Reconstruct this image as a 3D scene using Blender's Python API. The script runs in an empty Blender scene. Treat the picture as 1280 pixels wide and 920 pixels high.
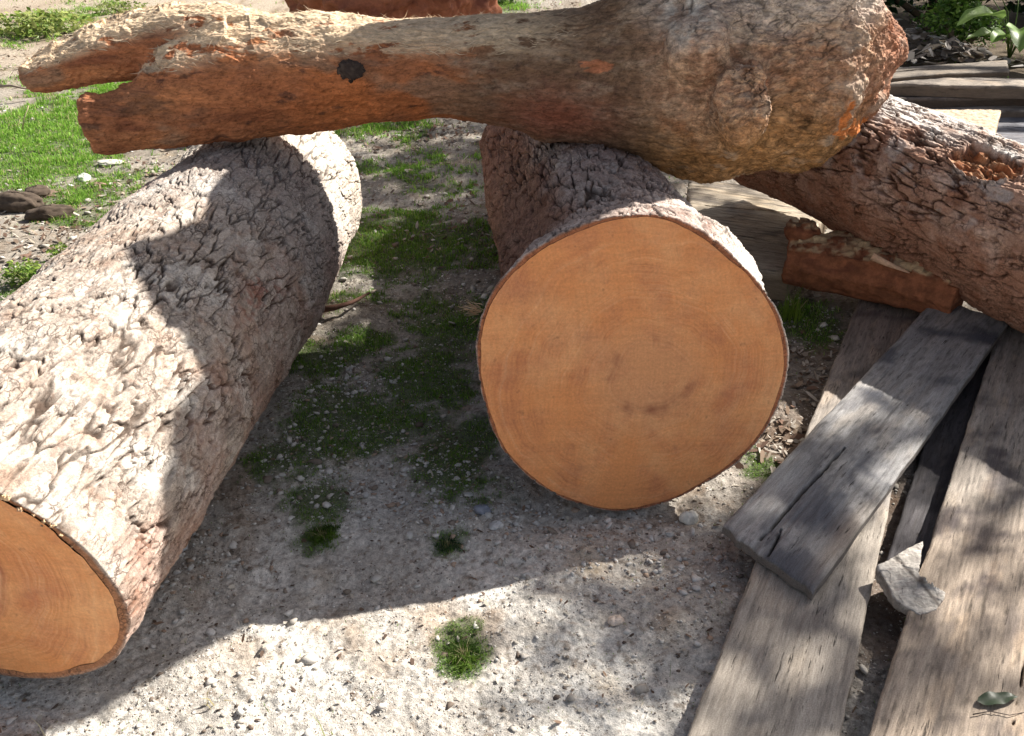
import bpy, math, random
import numpy as np
from mathutils import Vector, noise as mnoise
R = math.radians
rng = np.random.default_rng(7)
random.seed(7)

# ------------------------------------------------------------------ camera, sky, sun, exposure
scene = bpy.context.scene
col = scene.collection
cam_d = bpy.data.cameras.new("camera"); cam = bpy.data.objects.new("camera", cam_d); col.objects.link(cam)
cam.location = (0, 0, 1.4); cam.rotation_euler = (R(60), 0, 0)
cam_d.sensor_width = 36; cam_d.lens = 33.75; cam_d.clip_start = .02; cam_d.clip_end = 500
scene.camera = cam
SUN_EL, SUN_AZ = R(40), R(58)          # azimuth from +Y towards +X (the right)
world = bpy.data.worlds.new("World"); scene.world = world; world.use_nodes = True
wn = world.node_tree; bg = wn.nodes["Background"]
sky = wn.nodes.new("ShaderNodeTexSky"); sky.sky_type = 'NISHITA'; sky.sun_disc = False
sky.sun_elevation = SUN_EL; sky.sun_rotation = SUN_AZ; sky.dust_density = 1.5
sky_mix = wn.nodes.new("ShaderNodeMix"); sky_mix.data_type = 'RGBA'; sky_mix.inputs[0].default_value = .5   # sky half mixed with warm grey, to make shade less blue
wn.links.new(sky.outputs[0], sky_mix.inputs[6]); bw = wn.nodes.new("ShaderNodeRGBToBW"); wn.links.new(sky.outputs[0], bw.inputs[0])
tint = wn.nodes.new("ShaderNodeMix"); tint.data_type = 'RGBA'; tint.blend_type = 'MULTIPLY'; tint.inputs[0].default_value = 1
wn.links.new(bw.outputs[0], tint.inputs[6]); tint.inputs[7].default_value = (1.15, 1.05, .95, 1); wn.links.new(tint.outputs[2], sky_mix.inputs[7])
wn.links.new(sky_mix.outputs[2], bg.inputs[0]); bg.inputs[1].default_value = .066
sun_d = bpy.data.lights.new("sun", 'SUN'); sun_d.energy = 5; sun_d.angle = R(.55); sun_d.color = (1, .94, .85)
sun = bpy.data.objects.new("sun", sun_d); col.objects.link(sun)
sdir = Vector((math.sin(SUN_AZ)*math.cos(SUN_EL), math.cos(SUN_AZ)*math.cos(SUN_EL), math.sin(SUN_EL)))
sun.rotation_euler = sdir.to_track_quat('Z', 'Y').to_euler()
vs = scene.view_settings
vs.view_transform = 'Standard'; vs.look = 'None'; vs.gamma = 1; vs.exposure = 1.27; vs.use_curve_mapping = False
scene.cycles.max_bounces = 6
scene.cycles.use_denoising = True

# ------------------------------------------------------------------ noise
def _h(ix, iy, iz, seed):
    with np.errstate(over='ignore'):
        h = (ix.astype(np.uint32)*np.uint32(374761393) + iy.astype(np.uint32)*np.uint32(668265263)
             + iz.astype(np.uint32)*np.uint32(2147483647) + np.uint32(seed*974711 & 0xffffffff))
        h = (h ^ (h >> np.uint32(13)))*np.uint32(1274126177)
        h = (h ^ (h >> np.uint32(15)))*np.uint32(2246822519)
        return h ^ (h >> np.uint32(16))
_G = np.array([[1,1,0],[-1,1,0],[1,-1,0],[-1,-1,0],[1,0,1],[-1,0,1],[1,0,-1],[-1,0,-1],
               [0,1,1],[0,-1,1],[0,1,-1],[0,-1,-1],[1,1,0],[0,-1,1],[-1,1,0],[0,-1,-1]], float)
def noise3(p, seed=0):
    """perlin noise, about -1..1; p is (n,3)"""
    pf = np.floor(p); i = pf.astype(np.int64); f = p - pf
    u = f*f*f*(f*(f*6 - 15) + 10); out = 0
    for dx in (0, 1):
        wx = u[:, 0] if dx else 1 - u[:, 0]
        for dy in (0, 1):
            wy = u[:, 1] if dy else 1 - u[:, 1]
            for dz in (0, 1):
                wz = u[:, 2] if dz else 1 - u[:, 2]
                g = _G[_h(i[:, 0] + dx, i[:, 1] + dy, i[:, 2] + dz, seed) & np.uint32(15)]
                out = out + wx*wy*wz*(g[:, 0]*(f[:, 0] - dx) + g[:, 1]*(f[:, 1] - dy) + g[:, 2]*(f[:, 2] - dz))
    return out
def fbm(p, octs=4, seed=0, gain=.5):
    s, a, t = 0, 1, 0
    for k in range(octs):
        s = s + a*noise3(p*(2.03**k), seed + k*17); t += a; a *= gain
    return s/t*1.6
def voro(p, seed=0):
    """F1, F2 and a random number per nearest cell"""
    pf = np.floor(p); i = pf.astype(np.int64); f = p - pf; n = len(p)
    F1 = np.full(n, 9.); F2 = np.full(n, 9.); idv = np.zeros(n)
    for dx in (-1, 0, 1):
        for dy in (-1, 0, 1):
            for dz in (-1, 0, 1):
                h = _h(i[:, 0] + dx, i[:, 1] + dy, i[:, 2] + dz, seed)
                jx = (h & np.uint32(1023))/1023.; jy = ((h >> np.uint32(10)) & np.uint32(1023))/1023.; jz = ((h >> np.uint32(20)) & np.uint32(1023))/1023.
                d = np.sqrt((dx + jx - f[:, 0])**2 + (dy + jy - f[:, 1])**2 + (dz + jz - f[:, 2])**2)
                c = d < F1
                F2 = np.where(c, F1, np.minimum(F2, d)); idv = np.where(c, ((h >> np.uint32(5)) & np.uint32(255))/255., idv); F1 = np.where(c, d, F1)
    return F1, F2, idv
def sst(a, b, x):
    t = np.clip((x - a)/(b - a), 0, 1); return t*t*(3 - 2*t)
def mix(a, b, t):
    t = np.asarray(t)[..., None]; return np.asarray(a)*(1 - t) + np.asarray(b)*t

# ------------------------------------------------------------------ mesh helpers
def mesh_np(name, V, faces, mat=None, parent=None, colr=None, smooth=True):
    """faces: list of int arrays (n,k)"""
    me = bpy.data.meshes.new(name); V = np.asarray(V, np.float32).reshape(-1, 3)
    me.vertices.add(len(V)); me.vertices.foreach_set("co", V.ravel())
    fs = [np.asarray(f, np.int32) for f in faces if len(f)]
    tot = np.concatenate([np.full(len(f), f.shape[1], np.int32) for f in fs])
    idx = np.concatenate([f.ravel() for f in fs])
    me.loops.add(len(idx)); me.loops.foreach_set("vertex_index", idx)
    me.polygons.add(len(tot)); me.polygons.foreach_set("loop_start", np.concatenate([[0], np.cumsum(tot)[:-1]]).astype(np.int32))
    me.polygons.foreach_set("loop_total", tot)
    me.update(calc_edges=True)
    if smooth: me.polygons.foreach_set("use_smooth", np.ones(len(tot), bool))
    if colr is not None: set_col(me, colr)
    if mat: me.materials.append(mat)
    o = bpy.data.objects.new(name, me); col.objects.link(o)
    if parent: o.parent = parent
    return o
def set_col(me, c):
    c = np.clip(np.asarray(c, np.float32), 0, 1); n = len(me.vertices)
    if c.shape[1] == 3: c = np.concatenate([c, np.ones((n, 1), np.float32)], 1)
    at = me.color_attributes.new("col", 'FLOAT_COLOR', 'POINT'); at.data.foreach_set("color", c.ravel())
def grid_faces(n, m, wrap=False, off=0):
    a = np.arange(n - 1)[:, None]; b = np.arange(m if wrap else m - 1)[None, :]; b2 = (b + 1) % m
    return (np.stack([a*m + b, a*m + b2, (a + 1)*m + b2, (a + 1)*m + b], -1).reshape(-1, 4) + off)
def empty(name, label, cat, loc=(0, 0, 0), group=None, kind=None):
    o = bpy.data.objects.new(name, None); col.objects.link(o); o.location = loc; o.empty_display_size = .1
    return tag(o, label, cat, group, kind)
def tag(o, label=None, cat=None, group=None, kind=None):
    if label: o["label"] = label
    if cat: o["category"] = cat
    if group: o["group"] = group
    if kind: o["kind"] = kind
    return o
def recentre(o):
    """origin of a single mesh thing at the middle of its base"""
    me = o.data; n = len(me.vertices); v = np.zeros(n*3, np.float32); me.vertices.foreach_get("co", v); v = v.reshape(-1, 3)
    c = np.array([(v[:, 0].min() + v[:, 0].max())/2, (v[:, 1].min() + v[:, 1].max())/2, v[:, 2].min()], np.float32)
    me.vertices.foreach_set("co", (v - c).ravel()); me.update(); o.location = c.tolist(); return o

# ------------------------------------------------------------------ materials
def newmat(name):
    m = bpy.data.materials.new(name); m.use_nodes = True; nt = m.node_tree
    return m, nt, nt.nodes["Principled BSDF"]
def nz(nt, scale, detail=5, rough=.6, vec=None, dim='3D'):
    n = nt.nodes.new("ShaderNodeTexNoise"); n.noise_dimensions = dim
    n.inputs["Scale"].default_value = scale; n.inputs["Detail"].default_value = detail; n.inputs["Roughness"].default_value = rough
    if vec is not None: nt.links.new(vec, n.inputs["Vector"])
    return n
def mth(nt, op, a, b=None, clamp=False):
    n = nt.nodes.new("ShaderNodeMath"); n.operation = op; n.use_clamp = clamp
    for k, v in enumerate((a, b)):
        if v is None: continue
        if isinstance(v, (int, float)): n.inputs[k].default_value = v
        else: nt.links.new(v, n.inputs[k])
    return n.outputs[0]
def ramp(nt, fac, stops):
    n = nt.nodes.new("ShaderNodeValToRGB"); e = n.color_ramp.elements
    while len(e) < len(stops): e.new(.5)
    for el, (p, c) in zip(e, stops):
        el.position = p; el.color = (*c, 1) if len(c) == 3 else c
    nt.links.new(fac, n.inputs[0]); return n.outputs[0]
def mixc(nt, fac, a, b, mode='MIX'):
    n = nt.nodes.new("ShaderNodeMix"); n.data_type = 'RGBA'; n.blend_type = mode
    for s, v in ((0, fac), (6, a), (7, b)):
        if isinstance(v, (int, float)): n.inputs[s].default_value = v
        elif isinstance(v, tuple): n.inputs[s].default_value = (*v, 1)
        else: nt.links.new(v, n.inputs[s])
    return n.outputs[2]
def objvec(nt, scale=(1, 1, 1), rot=(0, 0, 0)):
    t = nt.nodes.new("ShaderNodeTexCoord"); m = nt.nodes.new("ShaderNodeMapping")
    m.inputs["Scale"].default_value = scale; m.inputs["Rotation"].default_value = rot
    nt.links.new(t.outputs["Object"], m.inputs["Vector"]); return m.outputs[0]
def attr_mat(name, s1=60, s2=240, stretch=(1, 1, 1), rot=(0, 0, 0), var=.5, bump=.5, dist=.004, rough=.9, spec=.25, speck=None):
    """colour attribute times fine procedural grain, bump from the same grain"""
    m, nt, b = newmat(name)
    at = nt.nodes.new("ShaderNodeVertexColor"); at.layer_name = "col"
    v = objvec(nt, stretch, rot)
    n1 = nz(nt, s1, 6, .65, v); n2 = nz(nt, s2, 4, .7, v)
    g = mth(nt, 'ADD', mth(nt, 'MULTIPLY', n1.outputs[0], .6), mth(nt, 'MULTIPLY', n2.outputs[0], .4))
    f = mth(nt, 'ADD', mth(nt, 'MULTIPLY', mth(nt, 'SUBTRACT', g, .5), var*4), 1.0)
    f = mth(nt, 'MAXIMUM', f, .12)
    vm = nt.nodes.new("ShaderNodeVectorMath"); vm.operation = 'SCALE'
    nt.links.new(at.outputs[0], vm.inputs[0]); nt.links.new(f, vm.inputs[3])
    c = vm.outputs[0]
    if speck:
        sc, thr, sc_c = speck
        s = nz(nt, sc, 2, .5, v); k = mth(nt, 'GREATER_THAN', s.outputs[0], thr)
        c = mixc(nt, mth(nt, 'MULTIPLY', k, .8), c, sc_c)
    nt.links.new(c, b.inputs["Base Color"])
    bp = nt.nodes.new("ShaderNodeBump"); bp.inputs["Strength"].default_value = bump; bp.inputs["Distance"].default_value = dist
    nt.links.new(g, bp.inputs["Height"]); nt.links.new(bp.outputs[0], b.inputs["Normal"])
    b.inputs["Roughness"].default_value = rough; b.inputs["Specular IOR Level"].default_value = spec
    return m
def leaf_mat(name, trans=.35, rough=.5):
    m, nt, b = newmat(name)
    at = nt.nodes.new("ShaderNodeVertexColor"); at.layer_name = "col"
    nt.links.new(at.outputs[0], b.inputs["Base Color"]); b.inputs["Roughness"].default_value = rough
    b.inputs["Specular IOR Level"].default_value = .3
    tr = nt.nodes.new("ShaderNodeBsdfTranslucent"); nt.links.new(at.outputs[0], tr.inputs[0])
    mx = nt.nodes.new("ShaderNodeMixShader"); mx.inputs[0].default_value = trans
    out = nt.nodes["Material Output"]
    nt.links.new(b.outputs[0], mx.inputs[1]); nt.links.new(tr.outputs[0], mx.inputs[2]); nt.links.new(mx.outputs[0], out.inputs[0])
    return m
def bark_mat(name):
    """colour attribute with fine flaking and hair cracks finer than the mesh"""
    m, nt, b = newmat(name); at = nt.nodes.new("ShaderNodeVertexColor"); at.layer_name = "col"
    v0 = objvec(nt); wv = nz(nt, 22, 4, .65, v0); wa = nt.nodes.new("ShaderNodeVectorMath"); wa.operation = 'SCALE'; wa.inputs[3].default_value = .035
    nt.links.new(wv.outputs["Color"], wa.inputs[0]); ad = nt.nodes.new("ShaderNodeVectorMath"); ad.operation = 'ADD'; nt.links.new(v0, ad.inputs[0]); nt.links.new(wa.outputs[0], ad.inputs[1])
    mp = nt.nodes.new("ShaderNodeMapping"); mp.inputs["Scale"].default_value = (1, .45, 1); nt.links.new(ad.outputs[0], mp.inputs["Vector"])
    vo = nt.nodes.new("ShaderNodeTexVoronoi"); vo.feature = 'DISTANCE_TO_EDGE'; vo.inputs["Scale"].default_value = 62; nt.links.new(mp.outputs[0], vo.inputs["Vector"])
    gt = nz(nt, 16, 4, .6, v0)
    cr = mth(nt, 'MULTIPLY', mth(nt, 'SUBTRACT', 1, mth(nt, 'MULTIPLY', vo.outputs[0], 11), True), mth(nt, 'MULTIPLY', mth(nt, 'SUBTRACT', gt.outputs[0], .46), 7, True), True)
    n1 = nz(nt, 95, 7, .75, v0); n2 = nz(nt, 380, 4, .75, v0)
    g = mth(nt, 'ADD', mth(nt, 'MULTIPLY', n1.outputs[0], .6), mth(nt, 'MULTIPLY', n2.outputs[0], .4))
    f = mth(nt, 'MAXIMUM', mth(nt, 'ADD', mth(nt, 'MULTIPLY', mth(nt, 'SUBTRACT', g, .5), 2.8), 1), .12)
    vm = nt.nodes.new("ShaderNodeVectorMath"); vm.operation = 'SCALE'; nt.links.new(at.outputs[0], vm.inputs[0]); nt.links.new(f, vm.inputs[3])
    pit = mth(nt, 'MULTIPLY', mth(nt, 'SUBTRACT', nz(nt, 46, 5, .75, v0).outputs[0], .60), 9, True)
    k = mth(nt, 'MAXIMUM', mth(nt, 'MULTIPLY', cr, .8), mth(nt, 'MULTIPLY', pit, .55))
    nt.links.new(mixc(nt, k, vm.outputs[0], (.075, .045, .032)), b.inputs["Base Color"])
    hh = mth(nt, 'SUBTRACT', g, mth(nt, 'MULTIPLY', k, .45)); bp = nt.nodes.new("ShaderNodeBump"); bp.inputs["Strength"].default_value = .75; bp.inputs["Distance"].default_value = .004
    nt.links.new(hh, bp.inputs["Height"]); nt.links.new(bp.outputs[0], b.inputs["Normal"]); b.inputs["Roughness"].default_value = .92; b.inputs["Specular IOR Level"].default_value = .2
    return m
M_bark = bark_mat("bark")
M_bark_along_x = attr_mat("bark_weathered", 85, 300, (.30, 1, 1), var=.8, bump=1.0, dist=.004, rough=.88)
M_wood_rough = attr_mat("rough_wood", 70, 300, var=.45, bump=.6, dist=.003, rough=.85)
M_soil = attr_mat("soil", 75, 330, var=.85, bump=1.0, dist=.007, rough=1, spec=.1)
M_stone = attr_mat("stone", 120, 400, var=.3, bump=.5, dist=.002, rough=.95, spec=.15)
M_fibre = leaf_mat("wood_fibre", .2, .9)
M_grass = leaf_mat("grass_blade", .4, .55)
M_leaf = leaf_mat("leaf", .35, .4)

def cut_mat(name, centre, sx=1, sz=1, inner=(.66, .33, .155), outer=(.66, .27, .10), dark=(.36, .125, .055), ang=0, pith=.25, ringk=1.0, zone=None):
    """sawn end grain in the disc's own plane: soft rings about the pith, mottling, curved saw scoring"""
    m, nt, b = newmat(name)
    tc = nt.nodes.new("ShaderNodeTexCoord"); mp = nt.nodes.new("ShaderNodeMapping")
    nt.links.new(tc.outputs["UV"], mp.inputs["Vector"])
    mp.inputs["Location"].default_value = (-centre[0], -centre[1], 0)
    d0 = nz(nt, 1.6, 2, .5, mp.outputs[0]); d1 = nz(nt, 7, 3, .5, mp.outputs[0])
    ln = nt.nodes.new("ShaderNodeVectorMath"); ln.operation = 'LENGTH'; nt.links.new(mp.outputs[0], ln.inputs[0])
    r = mth(nt, 'ADD', ln.outputs["Value"], mth(nt, 'MULTIPLY', mth(nt, 'SUBTRACT', d0.outputs[0], .5), .30))
    r = mth(nt, 'ADD', r, mth(nt, 'MULTIPLY', mth(nt, 'SUBTRACT', d1.outputs[0], .5), .03))
    def ring(sc, det):
        q_ = nt.nodes.new("ShaderNodeTexNoise"); q_.noise_dimensions = '1D'; q_.inputs["Scale"].default_value = sc
        q_.inputs["Detail"].default_value = det; q_.inputs["Roughness"].default_value = .65; nt.links.new(r, q_.inputs["W"]); return mth(nt, 'SUBTRACT', q_.outputs[0], .5)
    vis = nz(nt, 2.4, 3, .6, mp.outputs[0]); visk = mth(nt, 'MULTIPLY', mth(nt, 'SUBTRACT', vis.outputs[0], .38), 4, True)   # rings show only here and there
    rf = mth(nt, 'MULTIPLY', mth(nt, 'ADD', mth(nt, 'MULTIPLY', ring(9, 3), 1.0), mth(nt, 'MULTIPLY', ring(60, 3), .9)), mth(nt, 'MULTIPLY', visk, 1.9*ringk))
    rf = mth(nt, 'MULTIPLY', rf, mth(nt, 'MULTIPLY', mth(nt, 'SUBTRACT', ln.outputs['Value'], .06), 8, True))
    blot = nz(nt, 2.6, 6, .65, mp.outputs[0])
    base = ramp(nt, r, [(0, inner), (pith, inner), (pith + .22, outer), (1, outer)])
    if zone:      # paler heart ended by a dark band
        base = ramp(nt, r, [(0, inner), (zone - .04, inner), (zone, dark), (zone + .05, outer), (1, outer)])
    c = mixc(nt, mth(nt, 'MULTIPLY', rf, 1.0, True), base, dark)
    c = mixc(nt, mth(nt, 'MULTIPLY', mth(nt, 'SUBTRACT', 0, rf), .8, True), c, (.78, .48, .27))
    c = mixc(nt, mth(nt, 'MULTIPLY', mth(nt, 'SUBTRACT', blot.outputs[0], .46), 3.6, True), c, (.46, .17, .08))
    pale_ = nz(nt, 1.7, 6, .7, mp.outputs[0]); c = mixc(nt, mth(nt, 'MULTIPLY', mth(nt, 'SUBTRACT', pale_.outputs[0], .46), 2.4, True), c, (.77, .43, .21))
    bend = nt.nodes.new("ShaderNodeVectorMath"); bend.operation = 'ADD'   # bar marks bow slightly
    sx_ = nt.nodes.new("ShaderNodeSeparateXYZ"); nt.links.new(tc.outputs["UV"], sx_.inputs[0]); cb_ = nt.nodes.new("ShaderNodeCombineXYZ")
    nt.links.new(mth(nt, 'MULTIPLY', mth(nt, 'MULTIPLY', sx_.outputs[1], sx_.outputs[1]), .16), cb_.inputs[0]); nt.links.new(tc.outputs["UV"], bend.inputs[0]); nt.links.new(cb_.outputs[0], bend.inputs[1])
    def scratch(sc_, rot_, det):
        k_ = nt.nodes.new("ShaderNodeMapping"); k_.inputs["Scale"].default_value = sc_; k_.inputs["Rotation"].default_value = (0, 0, rot_); nt.links.new(bend.outputs[0], k_.inputs["Vector"])
        return nz(nt, 1, det, .7, k_.outputs[0]).outputs[0]
    st_ = nz(nt, 5.5, 6, .7, mp.outputs[0]); c = mixc(nt, mth(nt, 'MULTIPLY', mth(nt, 'SUBTRACT', st_.outputs[0], .60), 5, True), c, (.36, .15, .08))
    hz = mth(nt, 'SUBTRACT', 1, mth(nt, 'MULTIPLY', mth(nt, 'ABSOLUTE', mth(nt, 'SUBTRACT', r, .26)), 16), True)   # broken dark arc round the heart
    c = mixc(nt, mth(nt, 'MULTIPLY', hz, mth(nt, 'MULTIPLY', mth(nt, 'SUBTRACT', vis.outputs[0], .50), 6, True)), c, (.30, .11, .055))
    s1 = scratch((46, 1.4, 1), ang, 4); s2 = scratch((2.0, 30, 1), ang + .5, 5); s3 = scratch((90, 5, 1), ang - .6, 3); fine = nz(nt, 60, 5, .7, mp.outputs[0]).outputs[0]
    s = mth(nt, 'ADD', mth(nt, 'MULTIPLY', s1, .18), mth(nt, 'ADD', mth(nt, 'MULTIPLY', s2, .25), mth(nt, 'ADD', mth(nt, 'MULTIPLY', s3, .08), mth(nt, 'MULTIPLY', fine, .5))))
    f = mth(nt, 'ADD', mth(nt, 'MULTIPLY', mth(nt, 'SUBTRACT', s, .505), 1.5), 1)
    vm = nt.nodes.new("ShaderNodeVectorMath"); vm.operation = 'SCALE'; nt.links.new(c, vm.inputs[0]); nt.links.new(f, vm.inputs[3])
    sp = nz(nt, 14, 2, .5, mp.outputs[0])
    c2 = mixc(nt, mth(nt, 'MULTIPLY', mth(nt, 'SUBTRACT', sp.outputs[0], .68), 5, True), vm.outputs[0], (.2, .075, .035))
    nt.links.new(c2, b.inputs["Base Color"]); b.inputs["Roughness"].default_value = .62; b.inputs["Specular IOR Level"].default_value = .3
    bp = nt.nodes.new("ShaderNodeBump"); bp.inputs["Strength"].default_value = .35; bp.inputs["Distance"].default_value = .002
    nt.links.new(s, bp.inputs["Height"]); nt.links.new(bp.outputs[0], b.inputs["Normal"])
    return m

# ------------------------------------------------------------------ ground
def P(px, py, z=0.):
    """ground point (height z) that stands at a place of the photograph: used only to read off layout distances"""
    x = (px - 640)/1200; y = -(py - 460)/1200; c, s = math.cos(R(30)), math.sin(R(30))
    d = (x, c + y*s, -s + y*c); t = (z - 1.4)/d[2]; return d[0]*t, d[1]*t
# grass patches: px, py, half width px, half height px, strength
PATCH = [(60, 165, 90, 45, 1.3), (30, 205, 90, 25, 1.0), (150, 108, 40, 14, .9), (20, 375, 60, 22, 1.0), (120, 235, 60, 25, .8), (90, 265, 50, 18, .6),
         (480, 156, 60, 12, .7), (520, 205, 80, 22, .5), (560, 235, 60, 22, .45), (470, 300, 85, 34, 1.15), (590, 300, 50, 26, .8), (560, 395, 70, 30, .6), (380, 445, 50, 20, .9),
         (450, 425, 50, 18, .8), (540, 460, 60, 45, .95), (450, 520, 75, 38, 1.1), (350, 570, 50, 22, .95), (560, 560, 50, 42, .9), (405, 620, 34, 28, .9), (400, 665, 22, 16, .8),
         (560, 675, 22, 14, .8), (578, 805, 24, 24, 1.25), (615, 610, 40, 22, .45), (958, 578, 22, 16, .9), (1010, 400, 40, 24, .9), (70, 25, 45, 22, .6), (20, 30, 30, 20, .3),
         (280, 100, 200, 25, .7), (620, 6, 40, 8, .8), (50, 340, 40, 14, .5), (450, 370, 45, 22, .5)]
PW = []
for px, py, a, b_, s_ in PATCH:
    x0, y0 = P(px, py); x1, _ = P(px + a, py); _, ya = P(px, py - b_); _, yb = P(px, py + b_)
    PW.append((x0, y0, x1 - x0, (ya - yb)/2, s_))
def green(x, y):
    p = np.stack([x, y, np.zeros_like(x)], -1)
    m = np.zeros_like(x)
    for x0, y0, a, b_, s_ in PW:
        m = np.maximum(m, min(s_*1.15, 1.2)*np.exp(-((x - x0)/a)**2*.55 - ((y - y0)/b_)**2*.55))
    m = np.maximum(m, .75*sst(9, 12, y))
    n = fbm(p*5, 4, 3)*.5 + fbm(p*22, 3, 5)*.35
    return np.clip(sst(.20, .85, m + n*1.15*np.minimum(1, m*3.5)), 0, 1)
def gheight(x, y):
    p = np.stack([x, y, np.zeros_like(x)], -1)
    near = sst(14, 6, np.abs(y))
    h = fbm(p*.9, 3, 11)*.03 + fbm(p*5, 4, 12)*.016 + near*(fbm(p*26, 5, 13, .68)*.0065)
    F1, F2, idv = voro(p*24 + .3*noise3(p*30, 5)[:, None], 14)
    lump = np.clip(1 - F1*1.7, 0, 1)*(idv > .62)*(.3 + idv)
    h = h + near*lump*.005*(fbm(p*3, 2, 19) > -.1)
    F1, F2, idv = voro(p*70, 15)
    h = h + near*np.clip(1 - F1*1.6, 0, 1)*(idv > .7)*.0025
    h = h - .012 - .015*np.exp(-((x - .8)/.35)**2 - ((y - 1.6)/.5)**2)
    return h
def axis(fine, lo, hi, far, growth=1.1):
    a = list(fine)
    s = a[1] - a[0]
    left = [a[0]]
    while left[-1] > lo: s *= growth; left.append(left[-1] - s)
    s = a[-1] - a[-2]; right = [a[-1]]
    while right[-1] < hi: s *= growth; right.append(right[-1] + s)
    return np.array(left[:0:-1] + a + right[1:])
yf = [.75]
while yf[-1] < 5.5: yf.append(yf[-1] + .0028*max(1, (yf[-1]/1.2)**1.5))
gx = axis(np.linspace(-1.5, 1.9, 980), -60, 60, 60, 1.06); gy = axis(yf, -30, 90, 90, 1.08)
GX, GY = np.meshgrid(gx, gy); X, Y = GX.ravel(), GY.ravel()
GH = gheight(X, Y); G = green(X, Y)
p = np.stack([X, Y, GH], -1)
n1 = fbm(p*3, 4, 21); n2 = fbm(p*14, 4, 22); n3 = fbm(p*60, 3, 23)
c = mix(np.array([.44, .41, .37]), np.array([.62, .60, .56]), sst(-.3, .4, n1 + n2*.4))
c = mix(c, (.33, .26, .20), sst(.15, .6, fbm(p*4, 3, 24) + .3*n2)*.7)
c = mix(c, (.20, .15, .11), sst(.2, .7, n3 + .5*n2)*.65)
c = mix(c, (.62, .59, .54), sst(.1, .7, fbm(p*26, 5, 25, .7))*.6)
c = mix(c, (.12, .10, .075), sst(.42, .75, fbm(p*34, 4, 26, .7) + .35*n1)*.8)
c = mix(c, (.55, .43, .28), sst(.35, .7, fbm(p*3.3, 4, 27))*.45)
# darker soil between and behind the logs
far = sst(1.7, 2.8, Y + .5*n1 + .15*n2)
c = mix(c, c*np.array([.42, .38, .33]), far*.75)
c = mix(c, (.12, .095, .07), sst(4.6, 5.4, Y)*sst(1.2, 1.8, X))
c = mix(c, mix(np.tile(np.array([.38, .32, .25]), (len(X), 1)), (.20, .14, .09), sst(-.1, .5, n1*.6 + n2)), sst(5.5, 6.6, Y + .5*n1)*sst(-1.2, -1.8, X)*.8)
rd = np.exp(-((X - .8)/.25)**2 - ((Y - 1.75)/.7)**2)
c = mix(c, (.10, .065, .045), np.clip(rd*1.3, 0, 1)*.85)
c = mix(c, (.06, .095, .028), G*.8)
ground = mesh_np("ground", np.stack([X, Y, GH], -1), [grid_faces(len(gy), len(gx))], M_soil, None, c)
tag(ground, kind="structure")
def gh1(x, y): return gheight(np.atleast_1d(np.float64(x)), np.atleast_1d(np.float64(y)))

# ------------------------------------------------------------------ logs
def bark_field(q, cell, seed):
    """q: metres on the log, first coordinate along it. Returns height (m), crack 0..1, flake id, worn 0..1"""
    s = q.copy(); s[:, 0] *= .29
    w = np.stack([fbm(s*12, 4, seed, .6), fbm(s*12, 4, seed + 1, .6), fbm(s*12, 4, seed + 2, .6)], -1)*.030
    s2 = s + w
    F1, F2, ida = voro(s2/cell*1.15, seed + 3); e = F2 - F1
    gate = sst(-.45, .2, fbm(q*8, 4, seed + 4))
    crack = (1 - sst(.0, .13, e))*gate
    s3 = q*np.array([.5, 1, 1]) + w*.8
    G1, G2, idb = voro(s3/(cell*.34), seed + 5); e2 = G2 - G1
    crack2 = (1 - sst(.0, .16, e2))*sst(-.15, .4, fbm(q*13, 4, seed + 6))
    n = fbm(s*34, 5, seed + 7, .68)
    t = fbm(s*15 + w*8, 5, seed + 9, .58)*3.6; fl = np.floor(t); layer = (fl + sst(.42, .58, t - fl))/3.6   # thin overlapping flakes
    thin = 1 - sst(.01, .105, e); thin2 = 1 - sst(.0, .09, e2)
    crack = thin*gate; crack2 = thin2*sst(-.15, .4, fbm(q*13, 4, seed + 6))
    h = (ida - .5)*.0022*(1 - crack) + (idb - .5)*.0022 + n*.0042 + layer*.0105 - crack*.0140 - crack2*.005 + fbm(s*90, 3, seed + 11, .7)*.0016
    ck = np.maximum(crack, crack2*.8); ck = np.maximum(ck, sst(.30, .62, -n)*.55)
    return h, ck, idb, n

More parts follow.
